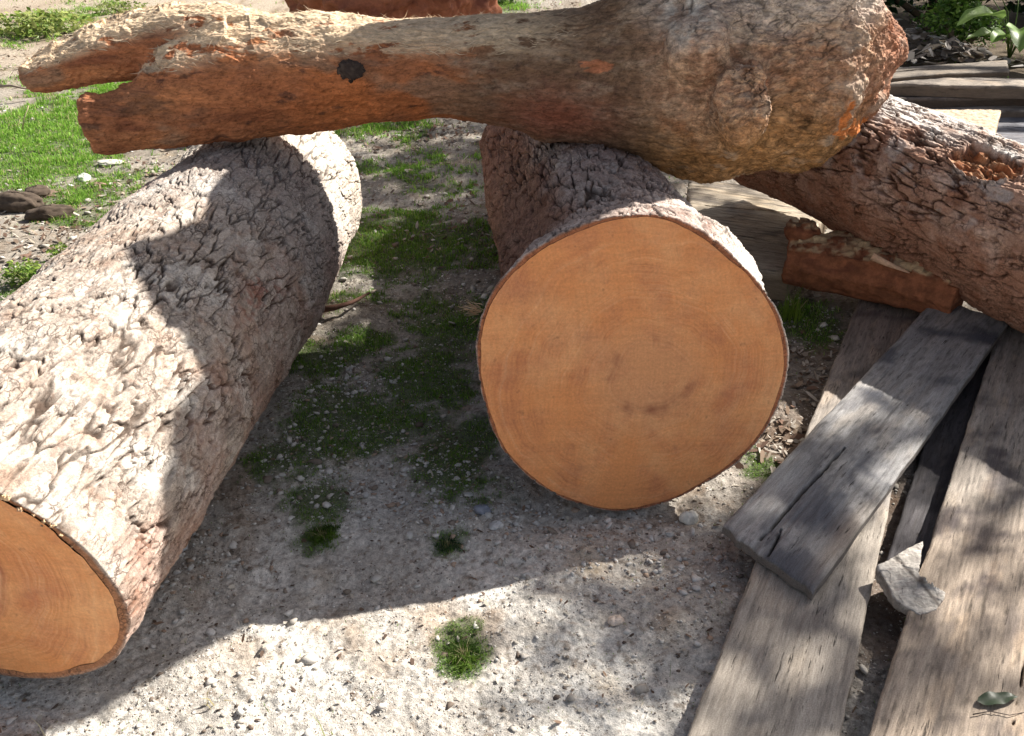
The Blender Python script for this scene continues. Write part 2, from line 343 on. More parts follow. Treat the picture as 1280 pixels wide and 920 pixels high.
def log_geo(axis_pts, rad, nS, nT, seed, ku=0, kr=0, cell=.045, lump=.02, relief=1.0, t_fine=None, skip_end=True):
    """axis_pts: list of (x,y,z); rad(s, theta)->(rx, rz). Returns V (nS,nT,3), and fields"""
    A = np.array(axis_pts, float); seg = np.linalg.norm(np.diff(A, axis=0), axis=1); L = np.concatenate([[0], np.cumsum(seg)])
    S = np.linspace(0, L[-1], nS)
    C = np.stack([np.interp(S, L, A[:, k]) for k in range(3)], -1)
    ker = np.hanning(max(5, nS//6)); ker /= ker.sum(); pad = len(ker)//2
    Cs = np.stack([np.convolve(np.pad(C[:, k], pad, mode='reflect', reflect_type='odd'), ker, 'same')[pad:-pad] for k in range(3)], -1)
    C = Cs[:nS]
    a = (A[-1] - A[0]); a /= np.linalg.norm(a)
    e1 = np.cross(a, (0, 0, 1)); e1 /= np.linalg.norm(e1); e2 = np.cross(e1, a)
    T = np.linspace(0, 2*np.pi, nT, endpoint=False)
    SS, TT = np.meshgrid(S, T, indexing='ij')
    rx, rz = rad(SS, TT)
    ux, uz = np.cos(TT), np.sin(TT)
    q = np.stack([SS.ravel(), (ux*rx).ravel(), (uz*rz).ravel()], -1)
    low = fbm(q*2.2, 3, seed + 40)*lump
    hgt, crack, fid, n = bark_field(q, cell, seed)
    hgt = hgt*relief*np.where(True, .30 + .70*sst(.0, .06, SS.ravel()), 1)
    rr = (low + hgt).reshape(SS.shape)
    K = (rx + rr)*ux; Z = (rz + rr)*uz
    fade = np.exp(-SS/.35)
    shift = (ku*Z + kr*K)*fade
    V = C[:, None, :] + K[..., None]*e1 + Z[..., None]*e2 + shift[..., None]*a
    return dict(V=V, S=SS, T=TT, q=q, crack=crack, fid=fid, n=n, low=low, a=a, e1=e1, e2=e2, C=C, nS=nS, nT=nT, K=K, Z=Z)
def end_disc(name, g, mat, parent, inset=.014, nR=60, near=True, rimcol=(.16, .07, .04)):
    """flat sawn face inside the bark's end ring, plus the bark's own cut edge"""
    k = 0 if near else -1
    ring = g['V'][k]; nT = g['nT']; sg = -1 if near else 1
    cen = ring.mean(0)
    dirv = ring - cen; ln = np.linalg.norm(dirv, axis=1, keepdims=True)
    # even out bark relief for the wood inside
    kk = np.hanning(71); kk /= kk.sum()
    lnw = np.convolve(np.concatenate([ln[:, 0]]*3), kk, 'same')[nT:2*nT, None]
    thk = fbm(np.stack([dirv[:, 0]*7, dirv[:, 1]*7, dirv[:, 2]*7], -1), 4, 55)[:, None]
    wood = cen + dirv/ln*(np.minimum(lnw, ln + .006) - inset*(1 + .9*thk) - .0015)
    V = [cen[None]]
    fr = np.linspace(0, 1, nR + 1)[1:]
    for f in fr: V.append(cen + (wood - cen)*f)
    V = np.concatenate(V) + g['a']*sg*.002
    loc = V - cen; u = loc @ g['e1']; v = loc @ g['e2']
    q3 = np.stack([u, v, np.zeros_like(u)], -1)
    V = V + g['a']*(fbm(q3*4, 3, 77)*.004 + fbm(q3*np.array([60., 4, 1]), 2, 78)*.0005)[:, None]
    tri = np.stack([np.zeros(nT, int), 1 + np.arange(nT), 1 + (np.arange(nT) + 1) % nT], -1)
    quads = grid_faces(nR, nT, True, 1)[:, ::-1]
    if not near: tri = tri[:, ::-1]; quads = quads[:, ::-1]
    o = mesh_np(name, V, [tri, quads], mat, parent)
    uvl = o.data.uv_layers.new(name="UVMap"); li = np.zeros(len(o.data.loops), np.int32); o.data.loops.foreach_get("vertex_index", li)
    uvl.data.foreach_set("uv", (np.stack([u, v], -1)[li]/.34).astype(np.float32).ravel())
    return o, wood
def add_end_rim(V, F, cl, g, wood, col_rim, near=True):
    """extra rings closing the bark onto the wood"""
    base = len(V); k = 0 if near else -1; nT = g['nT']; off = 0 if near else (g['nS'] - 1)*nT
    ring = g['V'][k]; sg = -1 if near else 1
    mid = (ring*.55 + wood*.45) + g['a']*sg*.0005
    V = np.concatenate([V, mid, wood + g['a']*sg*(.0005)])
    i = np.arange(nT); j = (i + 1) % nT
    q1 = np.stack([off + j, off + i, base + i, base + j], -1); q2 = np.stack([base + j, base + i, base + nT + i, base + nT + j], -1)
    if not near: q1 = q1[:, ::-1]; q2 = q2[:, ::-1]
    cr = np.tile(np.array(col_rim)[None], (2*nT, 1))*(.8 + .4*rng.random((2*nT, 1)))
    return V, np.concatenate([F, q1, q2]), np.concatenate([cl, cr])
def pale_bark(g, seed, pale=(.41, .35, .30), brown=(.36, .26, .195), crackc=(.05, .031, .022), lichen=(.56, .52, .47)):
    q = g['q']; n1 = fbm(q*5, 4, seed + 60); n2 = fbm(q*17, 4, seed + 61); n3 = fbm(q*45, 3, seed + 62)
    c = mix(np.tile(np.array(pale), (len(q), 1)), brown, sst(.0, .6, n1*.5 + n2*.8)*.65)
    c = mix(c, lichen, sst(.05, .5, fbm(q*9, 4, seed + 63) - .2*n1)*.75)
    c = c*(.78 + .4*g['fid'])[:, None]
    c = mix(c, (.24, .15, .11), sst(.25, .6, n3 + .3*n2)*.5)
    c = mix(c, crackc, np.clip(g['crack']*1.05, 0, 1)*.9)
    return c

def tube(pts, n=24, flat0=True, flat1=True):
    """pts: (x,y,z,ra,rb) ; returns V,F (quads/tris) with caps"""
    P_ = np.array(pts, float); C = P_[:, :3]; m = len(C)
    D = np.gradient(C, axis=0); D /= np.linalg.norm(D, axis=1, keepdims=True)
    V = []
    for k in range(m):
        up = np.array((0, 0, 1.)) if abs(D[k][2]) < .85 else np.array((1., 0, 0))
        s = np.cross(D[k], up); s /= np.linalg.norm(s); u = np.cross(s, D[k])
        t = np.linspace(0, 2*np.pi, n, endpoint=False)
        V.append(C[k] + np.cos(t)[:, None]*s*P_[k, 3] + np.sin(t)[:, None]*u*P_[k, 4])
    V = np.concatenate(V + [C[:1], C[-1:]])
    F = [list(f) for f in grid_faces(m, n, True)]
    for i in range(n):
        F.append([m*n, (i + 1) % n, i]); F.append([m*n + 1, (m - 1)*n + i, (m - 1)*n + (i + 1) % n])
    return V, F
def ball(c, r, sq=(1, 1, 1), rot=0, n=20):
    t = np.linspace(0, np.pi, n + 1)[1:-1]; p_ = np.linspace(0, 2*np.pi, 2*n, endpoint=False)
    V = np.array([[math.sin(a)*math.cos(b)*sq[0], math.sin(a)*math.sin(b)*sq[1], math.cos(a)*sq[2]] for a in t for b in p_] + [[0, 0, sq[2]], [0, 0, -sq[2]]])*r
    cr_, sr_ = math.cos(rot), math.sin(rot); V = V @ np.array([[cr_, sr_, 0], [-sr_, cr_, 0], [0, 0, 1]]) + np.array(c)
    m = len(t); k = 2*n; F = [list(f) for f in grid_faces(m, k, True)]
    for i in range(k):
        F.append([m*k, i, (i + 1) % k]); F.append([m*k + 1, (m - 1)*k + (i + 1) % k, (m - 1)*k + i])
    return V, F
# --- left log
def rad_left(S, T):
    r = .285 + .012*np.cos(T*2 + .6) + .008*np.cos(3*T + 1 + S)
    r = r - .02*sst(.0, 2.0, S)*.4
    end = sst(1.93, 1.99, S); r = r*(1 - .10*end)
    return r*1.02, r
gl = log_geo([(-.93, 1.19, .325), (-.86, 1.95, .31), (-.81, 2.7, .30), (-.80, 3.14, .30)], rad_left, 760, 860, 100, ku=-.13, kr=-.08, cell=.040, lump=.022, relief=.78)
left = empty("log", "pale flaky-barked log at the left with its sawn end nearest the camera", "log", (-.84, 2.2, 0))
V = gl['V'].reshape(-1, 3); cl = pale_bark(gl, 100)
q = gl['q']; tdeg = np.degrees(gl['T'].ravel())  # 0 = right side, 90 = crest, 180 = left side
dn = fbm(q*6, 4, 5)
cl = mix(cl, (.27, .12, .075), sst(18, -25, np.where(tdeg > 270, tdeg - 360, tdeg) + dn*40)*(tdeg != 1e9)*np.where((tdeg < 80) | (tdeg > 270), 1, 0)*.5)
cl = mix(cl, (.30, .13, .085), np.exp(-((q[:, 0] - 1.33)/.16)**2 - ((tdeg - 138)/14)**2)*1.3*sst(-.3, .2, dn))
cl = mix(cl, (.30, .10, .06), np.clip(np.exp(-((q[:, 0] - .9)/.14)**2 - ((tdeg - 22)/9)**2)*1.5*sst(-.4, .3, dn + fbm(q*30, 4, 6)), 0, 1)*.6)
cl = mix(cl, (.36, .34, .33), sst(1.0, 1.25, q[:, 0] + .1*dn)*sst(1.75, 1.6, q[:, 0])*.35)
cl = mix(cl, (.66, .62, .54), sst(1.5, 1.75, q[:, 0])*.6*(1 - gl['crack']))  # far tip paler: its sunlit patch put into the colour
cut_l = cut_mat("sawn_end_left", (-.10, .02), 1, 1, ang=.9, pith=.2, inner=(.70, .42, .24), outer=(.62, .26, .095), zone=.42, ringk=1.3)
disc, wood = end_disc("cut_face", gl, cut_l, left, inset=.016)
V, F, cl = add_end_rim(V, grid_faces(gl['nS'], gl['nT'], True), cl, gl, wood, (.36, .17, .09))
V2 = gl['V'][-1]
cut_far = cut_mat("sawn_end_far", (0, 0), 1, 1)
disc2, wood2 = end_disc("cut_face", gl, cut_far, left, near=False)
V, F, cl = add_end_rim(V, F, cl, gl, wood2, (.30, .2, .14), near=False)
def reparent(o, root):   # meshes are built in world metres; keep them there under a root that stands elsewhere
    o.location = [-v for v in root.location]; return o
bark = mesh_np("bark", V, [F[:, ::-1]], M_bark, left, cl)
for o in (bark, disc, disc2): reparent(o, left)

rimq = gl['V'][0]; kk_ = [i for i in range(len(rimq)) if 20 < np.degrees(gl['T'][0][i]) < 110]; r_ = np.random.default_rng(12)
vv_, ff_, cc_, oo_ = [], [], [], 0
for k in range(80):
    i = kk_[r_.integers(len(kk_))]; p_ = rimq[i]*.97 + rimq.mean(0)*.03*r_.uniform(.0, 1.6) + rimq[i]*0 ; p_ = rimq[i] + (rimq.mean(0) - rimq[i])*abs(r_.normal(0, .03)) - gl['a']*r_.uniform(.0, .006)
    b_, f_ = ball(p_, abs(r_.normal(.0022, .0016)) + .0008, (1.3, .6, .6), r_.uniform(0, 6), 4); b_ = b_ + r_.normal(0, .0011, b_.shape)
    vv_.append(b_); ff_ += [[q_ + oo_ for q_ in f] for f in f_]; oo_ += len(b_); cc_ += [np.array([.74, .52, .32])*r_.uniform(.7, 1.2)]*len(b_)
RIM = (np.concatenate(vv_), ff_, np.array(cc_))
# --- centre log
def rad_mid(S, T):
    f = np.exp(-(S/.26)**1.3)
    r = .262 + .068*f + .008*np.cos(2*T + .5) + .010*np.cos(3*T + 2)*(1 - f)
    notch = np.exp(-((T - R(150))/.45)**2)*sst(.2, .45, S)*.03
    cut = np.exp(-(S/.07)**2); w45 = np.exp(-((T - R(42))/R(26))**2)
    r = r - .024*w45*cut - .007*np.exp(-((T - R(88))/R(20))**2)*cut + .040*np.exp(-((T - R(38))/R(30))**2)*sst(.03, .2, S)*sst(1.4, .5, S) - .008*np.exp(-((T - R(118))/R(22))**2)*cut - .008*np.exp(-((T - R(185))/R(14))**2)*cut + .008*np.exp(-((T - R(150))/R(14))**2)*cut - .008*np.exp(-((T - R(300))/R(18))**2)*cut
    rz = r + .022*f
    return r*(1 + .03*f) - notch, rz - notch
gm = log_geo([(.268, 1.815, .352), (.262, 2.1, .33), (.235, 2.6, .305), (.17, 3.3, .29), (.14, 3.75, .29)], rad_mid, 760, 800, 300, ku=.13, kr=0, cell=.045, lump=.014, relief=.9)
centre = empty("log", "thick log in the middle with its round orange sawn face towards the camera", "log", (.22, 2.7, 0))
cm = pale_bark(gm, 300, pale=(.40, .32, .285), brown=(.21, .12, .085), lichen=(.52, .46, .42))
q = gm['q']; tdeg = np.degrees(gm['T'].ravel()); dn = fbm(q*6, 4, 8)
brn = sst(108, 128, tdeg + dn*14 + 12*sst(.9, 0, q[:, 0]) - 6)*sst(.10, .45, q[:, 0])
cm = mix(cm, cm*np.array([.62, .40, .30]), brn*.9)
cm = mix(cm, (.60, .56, .50), sst(60, 35, np.where(tdeg > 270, tdeg - 360, tdeg) + dn*15)*np.where((tdeg < 90) | (tdeg > 300), 1, 0)*(1 - gm['crack'])*.85)  # right flank whitened: its sunlit strip put into the colour
cut_m = cut_mat("sawn_end_centre", (.10, -.08), 1, 1, ang=.05, pith=.22, inner=(.62, .29, .13))
disc, wood = end_disc("cut_face", gm, cut_m, centre, inset=.008)
V, F, cm = add_end_rim(gm['V'].reshape(-1, 3), grid_faces(gm['nS'], gm['nT'], True), cm, gm, wood, (.34, .13, .065))
disc2, wood2 = end_disc("cut_face", gm, cut_far, centre, near=False)
V, F, cm = add_end_rim(V, F, cm, gm, wood2, (.30, .2, .14), near=False)
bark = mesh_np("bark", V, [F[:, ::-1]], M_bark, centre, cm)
for o in (bark, disc, disc2): reparent(o, centre)

# --- right log
def rad_right(S, T):
    r = .243 + .010*np.cos(2*T + 1) + .008*np.cos(3*T - S*2)
    return r, r
gr = log_geo([(1.86, 2.02, .325), (1.49, 2.61, .335), (1.21, 3.05, .375), (.90, 3.53, .43)], rad_right, 620, 640, 500, cell=.042, lump=.02, relief=1.05)
right = empty("log", "cracked red-brown log at the right with lichened top whitened as if sunlit, lying over the planks", "log", (1.4, 2.75, .07))
q = gr['q']; cr = pale_bark(gr, 500, pale=(.45, .37, .32), brown=(.28, .15, .10), lichen=(.68, .66, .63))
T_ = gr['T'].ravel(); n1 = fbm(q*7, 4, 9)
# angle round the log: 90 = crest, e1 points to the far right or near left, read it from the geometry
tdeg = np.degrees(T_)
side = gr['e1'][1]  # sign tells which side faces the camera
front = np.where(tdeg <= 270, tdeg - 90, tdeg - 450)*(1 if side < 0 else -1)   # >0 away
front = -front if side < 0 else front
# 'front' positive towards the camera side, 0 at the crest
fr = np.where(tdeg <= 270, 90 - tdeg, 450 - tdeg)*(-1 if side > 0 else 1)
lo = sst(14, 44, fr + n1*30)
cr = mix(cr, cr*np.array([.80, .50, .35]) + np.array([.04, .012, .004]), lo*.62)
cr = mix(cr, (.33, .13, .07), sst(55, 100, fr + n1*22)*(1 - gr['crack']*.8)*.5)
cr = mix(cr, (.50, .47, .45), sst(.12, .4, fbm(q*13, 4, 18))*sst(90, 60, fr)*(1 - gr['crack'])*.6)
cr = mix(cr, (.68, .66, .63), (1 - lo)*sst(-.3, .2, fbm(q*6, 3, 17))*(1 - gr['crack'])*.75)  # white top: sunlight put into the colour along with lichen
V = gr['V'].copy()
# a torn place in the bark
wn_ = np.exp(-((q[:, 0] - .80)/.10)**2 - ((fr - 30)/16)**2)*1.5 + .28*fbm(q*22, 3, 31)
wm = sst(.45, .62, wn_)*(np.exp(-((q[:, 0] - .80)/.2)**2 - ((fr - 30)/34)**2) > .2)
cr = mix(cr, mix(np.tile(np.array([.30, .12, .055]), (len(q), 1)), (.44, .25, .14), sst(-.3, .5, fbm(q*30, 4, 33))), wm)
rad_dir = (V - gr['C'][:, None, :]).reshape(-1, 3); rad_dir /= np.linalg.norm(rad_dir, axis=1, keepdims=True)
V = V.reshape(-1, 3) + rad_dir*((-.020 + .028*fbm(q*26, 4, 35))*wm + .012*np.exp(-((wn_ - .45)/.08)**2)*(wm > 0))[:, None]
disc, wood = end_disc("cut_face", gr, cut_far, right)
V, F, cr = add_end_rim(V, grid_faces(gr['nS'], gr['nT'], True), cr, gr, wood, (.26, .12, .07))
disc2, wood2 = end_disc("cut_face", gr, cut_far, right, near=False)
V, F, cr = add_end_rim(V, F, cr, gr, wood2, (.26, .12, .07), near=False)
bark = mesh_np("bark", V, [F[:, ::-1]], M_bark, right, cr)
for o in (bark, disc, disc2): reparent(o, right)

# ------------------------------------------------------------------ organic bodies: tubes fused by voxel remesh, then carved by noise
def fuse(pieces, voxel=.01, smooth=6, sub=1):
    V, F, o = [], [], 0
    for v, f in pieces:
        V.append(v); F += [[i + o for i in t] for t in f]; o += len(v)
    me = bpy.data.meshes.new("tmp"); me.from_pydata(np.concatenate(V).tolist(), [], F); me.update()
    ob = bpy.data.objects.new("tmp", me); col.objects.link(ob)
    r_ = ob.modifiers.new("r", 'REMESH'); r_.mode = 'VOXEL'; r_.voxel_size = voxel
    s_ = ob.modifiers.new("s", 'SMOOTH'); s_.iterations = smooth; s_.factor = .5
    if sub: u_ = ob.modifiers.new("u", 'SUBSURF'); u_.levels = sub; u_.render_levels = sub
    dg = bpy.context.evaluated_depsgraph_get(); dg.update()
    me2 = bpy.data.meshes.new_from_object(ob.evaluated_get(dg))
    bpy.data.objects.remove(ob); bpy.data.meshes.remove(me)
    return me2
def get_vn(me):
    n = len(me.vertices); v = np.zeros(n*3, np.float32); me.vertices.foreach_get("co", v)
    w = np.zeros(n*3, np.float32); me.vertex_normals.foreach_get("vector", w)
    return v.reshape(-1, 3).astype(float), w.reshape(-1, 3).astype(float)
def put_v(me, v): me.vertices.foreach_set("co", v.astype(np.float32).ravel()); me.update()
def Q(px, py, y):
    """point at depth y (metres north of the camera) whose place in the photograph is px, py: layout only"""
    a = (px - 640)/1200; b = -(py - 460)/1200; c, s = math.cos(R(30)), math.sin(R(30))
    d = (a, c + b*s, -s + b*c); t = y/d[1]; return d[0]*t, y, 1.4 + d[2]*t

# --- forked log across the others
YC = 2.80
def q5(px, py, y, ra, rb=None): return (*Q(px, py, y), ra, rb or ra)
main = tube([q5(188, 112, 2.74, .10, .075), q5(225, 108, 2.74, .125, .12), q5(300, 98, 2.77, .15, .175), q5(380, 92, 2.80, .15, .168), q5(470, 88, 2.81, .14, .148), q5(560, 86, 2.82, .135, .140), q5(640, 90, 2.82, .14, .160),
             q5(720, 96, 2.83, .17, .190), q5(800, 95, 2.84, .22, .255), q5(870, 92, 2.85, .25, .30), q5(950, 92, 2.86, .27, .31), q5(1010, 92, 2.88, .26, .28), q5(1060, 90, 2.90, .2, .22)])
low = tube([q5(113, 156, 2.66, .078, .086), q5(170, 148, 2.67, .085, .09), q5(230, 140, 2.70, .09, .092), q5(300, 128, 2.74, .10, .11), q5(370, 118, 2.78, .1, .1)])
upp = tube([q5(40, 92, 2.80, .105, .044), q5(90, 78, 2.81, .12, .062), q5(150, 62, 2.82, .13, .085), q5(210, 55, 2.82, .11, .115), q5(280, 62, 2.81, .12, .13), q5(350, 75, 2.8, .12, .13)])
stub = tube([q5(938, 132, 2.75, .11, .13), q5(932, 130, 2.56, .092, .125), q5(928, 128, 2.47, .080, .112), q5(926, 126, 2.455, .05, .075)])
bits = [main, low, upp, stub,
        ball(Q(1000, 75, 2.87), .27, (1, .95, 1.05)), ball(Q(1035, 110, 2.88), .18, (1, 1, .9)), ball(Q(985, 20, 2.87), .24, (1, 1, .9)), ball(Q(870, 5, 2.9), .22), ball(Q(905, 165, 2.83), .16),
        ball(Q(985, 150, 2.80), .165, (1, .9, .9)), ball(Q(800, 130, 2.84), .17), ball(Q(297, 160, 2.70), .055, (1.2, 1, .8)), ball(Q(690, 125, 2.82), .12), ball(Q(1075, 62, 2.86), .115), ball(Q(1062, 15, 2.88), .10), ball(Q(870, 60, 2.66), .10), ball(Q(760, 150, 2.80), .10),
        ball((.62, 2.92, 1.33), .30), ball((.80, 2.95, 1.60), .31), ball((.96, 2.92, 1.92), .29), tube([(.9, 2.95, 1.3, .28, .28), (1.12, 2.90, 1.72, .28, .28), (1.36, 2.86, 2.06, .23, .23), (1.56, 2.82, 2.38, .15, .15), (1.70, 2.8, 2.60, .07, .07)]),  # unseen masses and leaning stub above the burl, added to cast shade
        tube([(.75, 2.95, 1.5, .28, .28), (.45, 2.92, 1.44, .24, .24), (.2, 2.9, 1.30, .17, .17), (.0, 2.9, 1.20, .10, .10), (-.1, 2.9, 1.15, .06, .06)])]  # unseen arm, added to carry the shadow across the left log
me = fuse(bits, .0095, 7, 2)
v, nrm = get_vn(me)
x, y, z = v.T
pr = v - np.array([0, 0, 1.4]); dd = pr[:, 1]*math.cos(R(30)) - pr[:, 2]*math.sin(R(30))
ix = 640 + 1200*pr[:, 0]/dd      # long coordinate of the piece, in the units the outline was measured in
st = np.stack([x*.35, y, z], -1)  # grain runs along x
burl = sst(.30, .62, x)           # the root end
n0 = fbm(v*4, 3, 201); n1 = fbm(st*20, 5, 202, .6); n2 = fbm(v*26, 5, 203, .6); n3 = fbm(v*80, 3, 204)
F1, F2, fid = voro(np.stack([x*.6, y, z], -1)*22 + n1[:, None]*.5, 205)
crk = (1 - sst(.0, .09, F2 - F1))*sst(.05, .5, fbm(v*6, 3, 206))*sst(.2, .5, x)
rdg = -np.abs(fbm(st*14, 4, 207))
h = n0*.010*(.5 + burl) + n1*.0045*(1 - burl*.4) + rdg*.008 + burl*(n2*.006 + fbm(v*13, 4, 221)*.012 + fbm(v*4.5, 2, 225)*.035) - crk*.005 + n3*.0022
r2 = -np.abs(fbm(np.stack([x*.55, y, z], -1)*27 + n0[:, None], 5, 233, .62)); r3 = -np.abs(fbm(np.stack([x*.4, y, z], -1)*62, 4, 234, .6)); h += burl*(r2*.011 + r3*.005) + (1 - burl)*r3*.003
val = np.clip((r2 + .10)*9, 0, 1); val3 = np.clip((r3 + .09)*10, 0, 1)   # 1 on the ridge lines' sharp side: fissures that hold dirt
top = sst(.25, .8, nrm[:, 2]); leftp = sst(-.35, -.75, x)
h += top*leftp*(voro(v*14, 208)[2] - .5)*.016
t_ = fbm(v*np.array([4.5, 9, 9]), 3, 218)*4; fl_ = np.floor(t_); h += sst(.1, -.5, x)*((fl_ + sst(.3, .7, t_ - fl_))/4)*.013   # axe-hewn facets
h += sst(-.6, -.95, x)*fbm(v*np.array([9, 16, 16]), 4, 219)*.008
# crotch hacked hollow
v = v + nrm*h[:, None]
# colours: orange-red peeled wood on the left, brown-grey bark on the waist, ochre/grey burl
wood_c = mix(np.tile(np.array([.32, .125, .058]), (len(v), 1)), (.44, .19, .085), sst(-.2, .5, fbm(st*7, 4, 210)))
wood_c = mix(wood_c, (.15, .052, .03), sst(.05, .55, fbm(st*10, 4, 211))*.8)
wood_c = mix(wood_c, (.50, .16, .05), np.exp(-((x + .38)/.26)**2)*sst(-.3, .3, n0)*.8)
bark_c = mix(np.tile(np.array([.17, .105, .065]), (len(v), 1)), (.30, .22, .155), sst(-.1, .5, n1))
bark_c = mix(bark_c, (.12, .07, .05), sst(.1, .5, n2)*.7)
bark_c = mix(bark_c, (.28, .10, .06), np.exp(-((x - .12)/.16)**2 - ((z - .66)/.08)**2))
burl_c = mix(np.tile(np.array([.255, .17, .125]), (len(v), 1)), (.37, .285, .22), sst(-.2, .4, n2 + .4*n0))
burl_c = mix(burl_c, (.20, .095, .055), sst(.05, .5, fbm(v*7, 5, 212, .6))*.8)
burl_c = mix(burl_c, (.30, .19, .085), sst(.80, .55, z + .10*n0)*.8)
burl_c = burl_c*(1 + .5*fbm(v*np.array([30, 60, 60]), 4, 231, .65))[:, None]
burl_c = burl_c*np.array([1.28, 1.08, .90])
burl_c = mix(burl_c, (.34, .15, .09), sst(.95, 1.08, x + .06*n0)*.75)
burl_c = mix(burl_c, (.52, .50, .46), sst(.85, 1.0, z + .1*n0)*.55)
wood_c = mix(wood_c, (.10, .045, .03), sst(.30, .5, fbm(st*26, 5, 241, .65))*.75)
wood_c = mix(wood_c, (.27, .17, .11), sst(.2, .45, fbm(v*np.array([3, 7, 7]), 4, 242))*.7)
t_b = sst(-.25, .02, x + .10*n0 + .25*(z - .78) + .08*n1)
c = mix(mix(wood_c, bark_c, t_b), burl_c, sst(.28, .5, x + .06*n0))
# darker brown at the crotch
c = mix(c, (.13, .07, .045), np.exp(-((x + .95)/.2)**2 - ((z - .71)/.035)**2)*.8*sst(-.3, .2, n1))
c = c*(1 - .62*val*burl*.9)[:, None]; c = c*(1 - .5*val3)[:, None]*1.12
c = mix(c, (.44, .38, .31), burl*sst(.1, .5, fbm(v*np.array([8, 12, 12]), 4, 236))*.45)
# fresh orange scrapes
def blob(cx, cz, rx, rz, k, warp=.25, ww=fbm(v*np.array([16, 34, 34]), 4, 240)): return sst(.42, .62, np.exp(-((x - cx)/rx)**2 - ((z - cz)/rz)**2)*(1.15 + 2.4*warp*ww))*(nrm[:, 1] < .3)
qx = Q(740, 83, 2.66); c = mix(c, (.44, .17, .085), blob(qx[0], qx[2], .05, .017, 1, .75)*.9)
kx = Q(960, 140, 2.5); c = mix(c, (.07, .04, .03), np.exp(-((x - kx[0] - .012*np.sin(z*30))/.006)**2 - ((z - kx[2])/.085)**2)*(nrm[:, 1] < 0)*.85)
for (a_, b_, rx, rz) in ((1065, 163, .075, .026), (1048, 140, .018, .05), (1085, 168, .05, .016)):
    qx = Q(a_, b_, 2.72); c = mix(c, (.58, .20, .06), blob(qx[0], qx[2], rx, rz, 1, .55))
c = mix(c, (.50, .47, .43), np.exp(-((x - .46)/.07)**2)*sst(.84, .95, z)*sst(-.4, .3, n2))
# top: dry, torn cream wood that the saw has left fibres on; the sunlit highlight along it is in the colour too
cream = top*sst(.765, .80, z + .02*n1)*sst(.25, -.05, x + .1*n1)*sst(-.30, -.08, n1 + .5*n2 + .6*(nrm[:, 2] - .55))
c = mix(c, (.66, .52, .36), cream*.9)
c = mix(c, c*.35, crk*.9); c = c*(1 + .35*np.clip(fbm(v*40, 3, 223), -1, 1)*sst(-.2, .3, x))[:, None]
put_v(me, v); set_col(me, c); me.materials.append(M_bark_along_x)
me.polygons.foreach_set("use_smooth", np.ones(len(me.polygons), bool))
fork = empty("forked_log", "forked reddish log with a swollen burl end, laid across the other logs", "log", (0, 2.8, .58))
body = bpy.data.objects.new("trunk", me); col.objects.link(body); body.parent = fork; reparent(body, fork)
fork_v, fork_n = v, nrm
# sawn ends of the two limbs
def small_disc(name, c0, nrmv, ra, rb, mat, parent, seed=1):
    nrmv = np.array(nrmv, float); nrmv /= np.linalg.norm(nrmv); s = np.cross(nrmv, (0, 0, 1)); s /= np.linalg.norm(s); u = np.cross(s, nrmv)
    n = 64; t = np.linspace(0, 2*np.pi, n, endpoint=False); w = 1 + .06*np.sin(2*t + seed) + .04*np.sin(5*t + seed*2)
    V = [np.array(c0)[None]]; uv = [np.zeros((1, 2))]
    for f in (.25, .5, .75, 1):
        uvv = np.stack([np.cos(t)*ra*w*f, np.sin(t)*rb*w*f], -1); uv.append(uvv/.34)
        V.append(np.array(c0) + uvv[:, :1]*s + uvv[:, 1:]*u)
    V.append(V[-1] - nrmv*.03); uv.append(uv[-1]); V = np.concatenate(V); uv = np.concatenate(uv)
    tri = np.stack([np.zeros(n, int), 1 + np.arange(n), 1 + (np.arange(n) + 1) % n], -1)
    o = mesh_np(name, V, [tri, grid_faces(5, n, True, 1)], mat, parent)
    ul = o.data.uv_layers.new(name="UVMap"); li = np.zeros(len(o.data.loops), np.int32); o.data.loops.foreach_get("vertex_index", li)
    ul.data.foreach_set("uv", uv[li].astype(np.float32).ravel()); return o
a_ = np.array(Q(113, 156, 2.66)); b_ = np.array(Q(170, 148, 2.67)); d_ = (a_ - b_)/np.linalg.norm(a_ - b_)
reparent(small_disc("cut_face", a_ - d_*.004, d_, .060, .064, cut_far, fork, 1), fork)
a_ = np.array(Q(42, 90, 2.80)); b_ = np.array(Q(90, 78, 2.81)); d_ = (a_ - b_)/np.linalg.norm(a_ - b_)
reparent(small_disc("cut_face", a_ - d_*.004, d_, .060, .030, cut_far, fork, 2), fork)

from mathutils.bvhtree import BVHTree
def bvh_of(V, F): return BVHTree.FromPolygons([tuple(p_) for p_ in V], [tuple(f) for f in F])
pf = np.zeros(len(me.polygons)*4, np.int32); me.polygons.foreach_get("vertices", pf)
fork_bvh = bvh_of(fork_v, pf.reshape(-1, 4))
# dark knot
kq = Vector(Q(433, 96, 2.4)); hit = fork_bvh.find_nearest(kq)[0]
kv, kf = ball((0, 0, 0), 1, n=14)
nn = fbm(kv*2.2, 3, 5)
kk = kv*np.array([.034, .008, .028])*(1 + .55*nn)[:, None] + np.array(hit) + np.array([0, .005, 0])
knot = mesh_np("knot", kk, [np.array([f for f in kf if len(f) == 4]), np.array([f for f in kf if len(f) == 3])], M_wood_rough, fork,
               mix(np.tile(np.array([.045, .032, .028]), (len(kk), 1)), (.10, .075, .06), sst(0, .6, fbm(kv*5, 3, 9))))
reparent(knot, fork)

rc = mesh_np('rim_crumbs', RIM[0], [np.array([f for f in RIM[1] if len(f) == 4]), np.array([f for f in RIM[1] if len(f) == 3])], M_fibre, left, RIM[2], False); rc['kind'] = 'stuff'; reparent(rc, left)
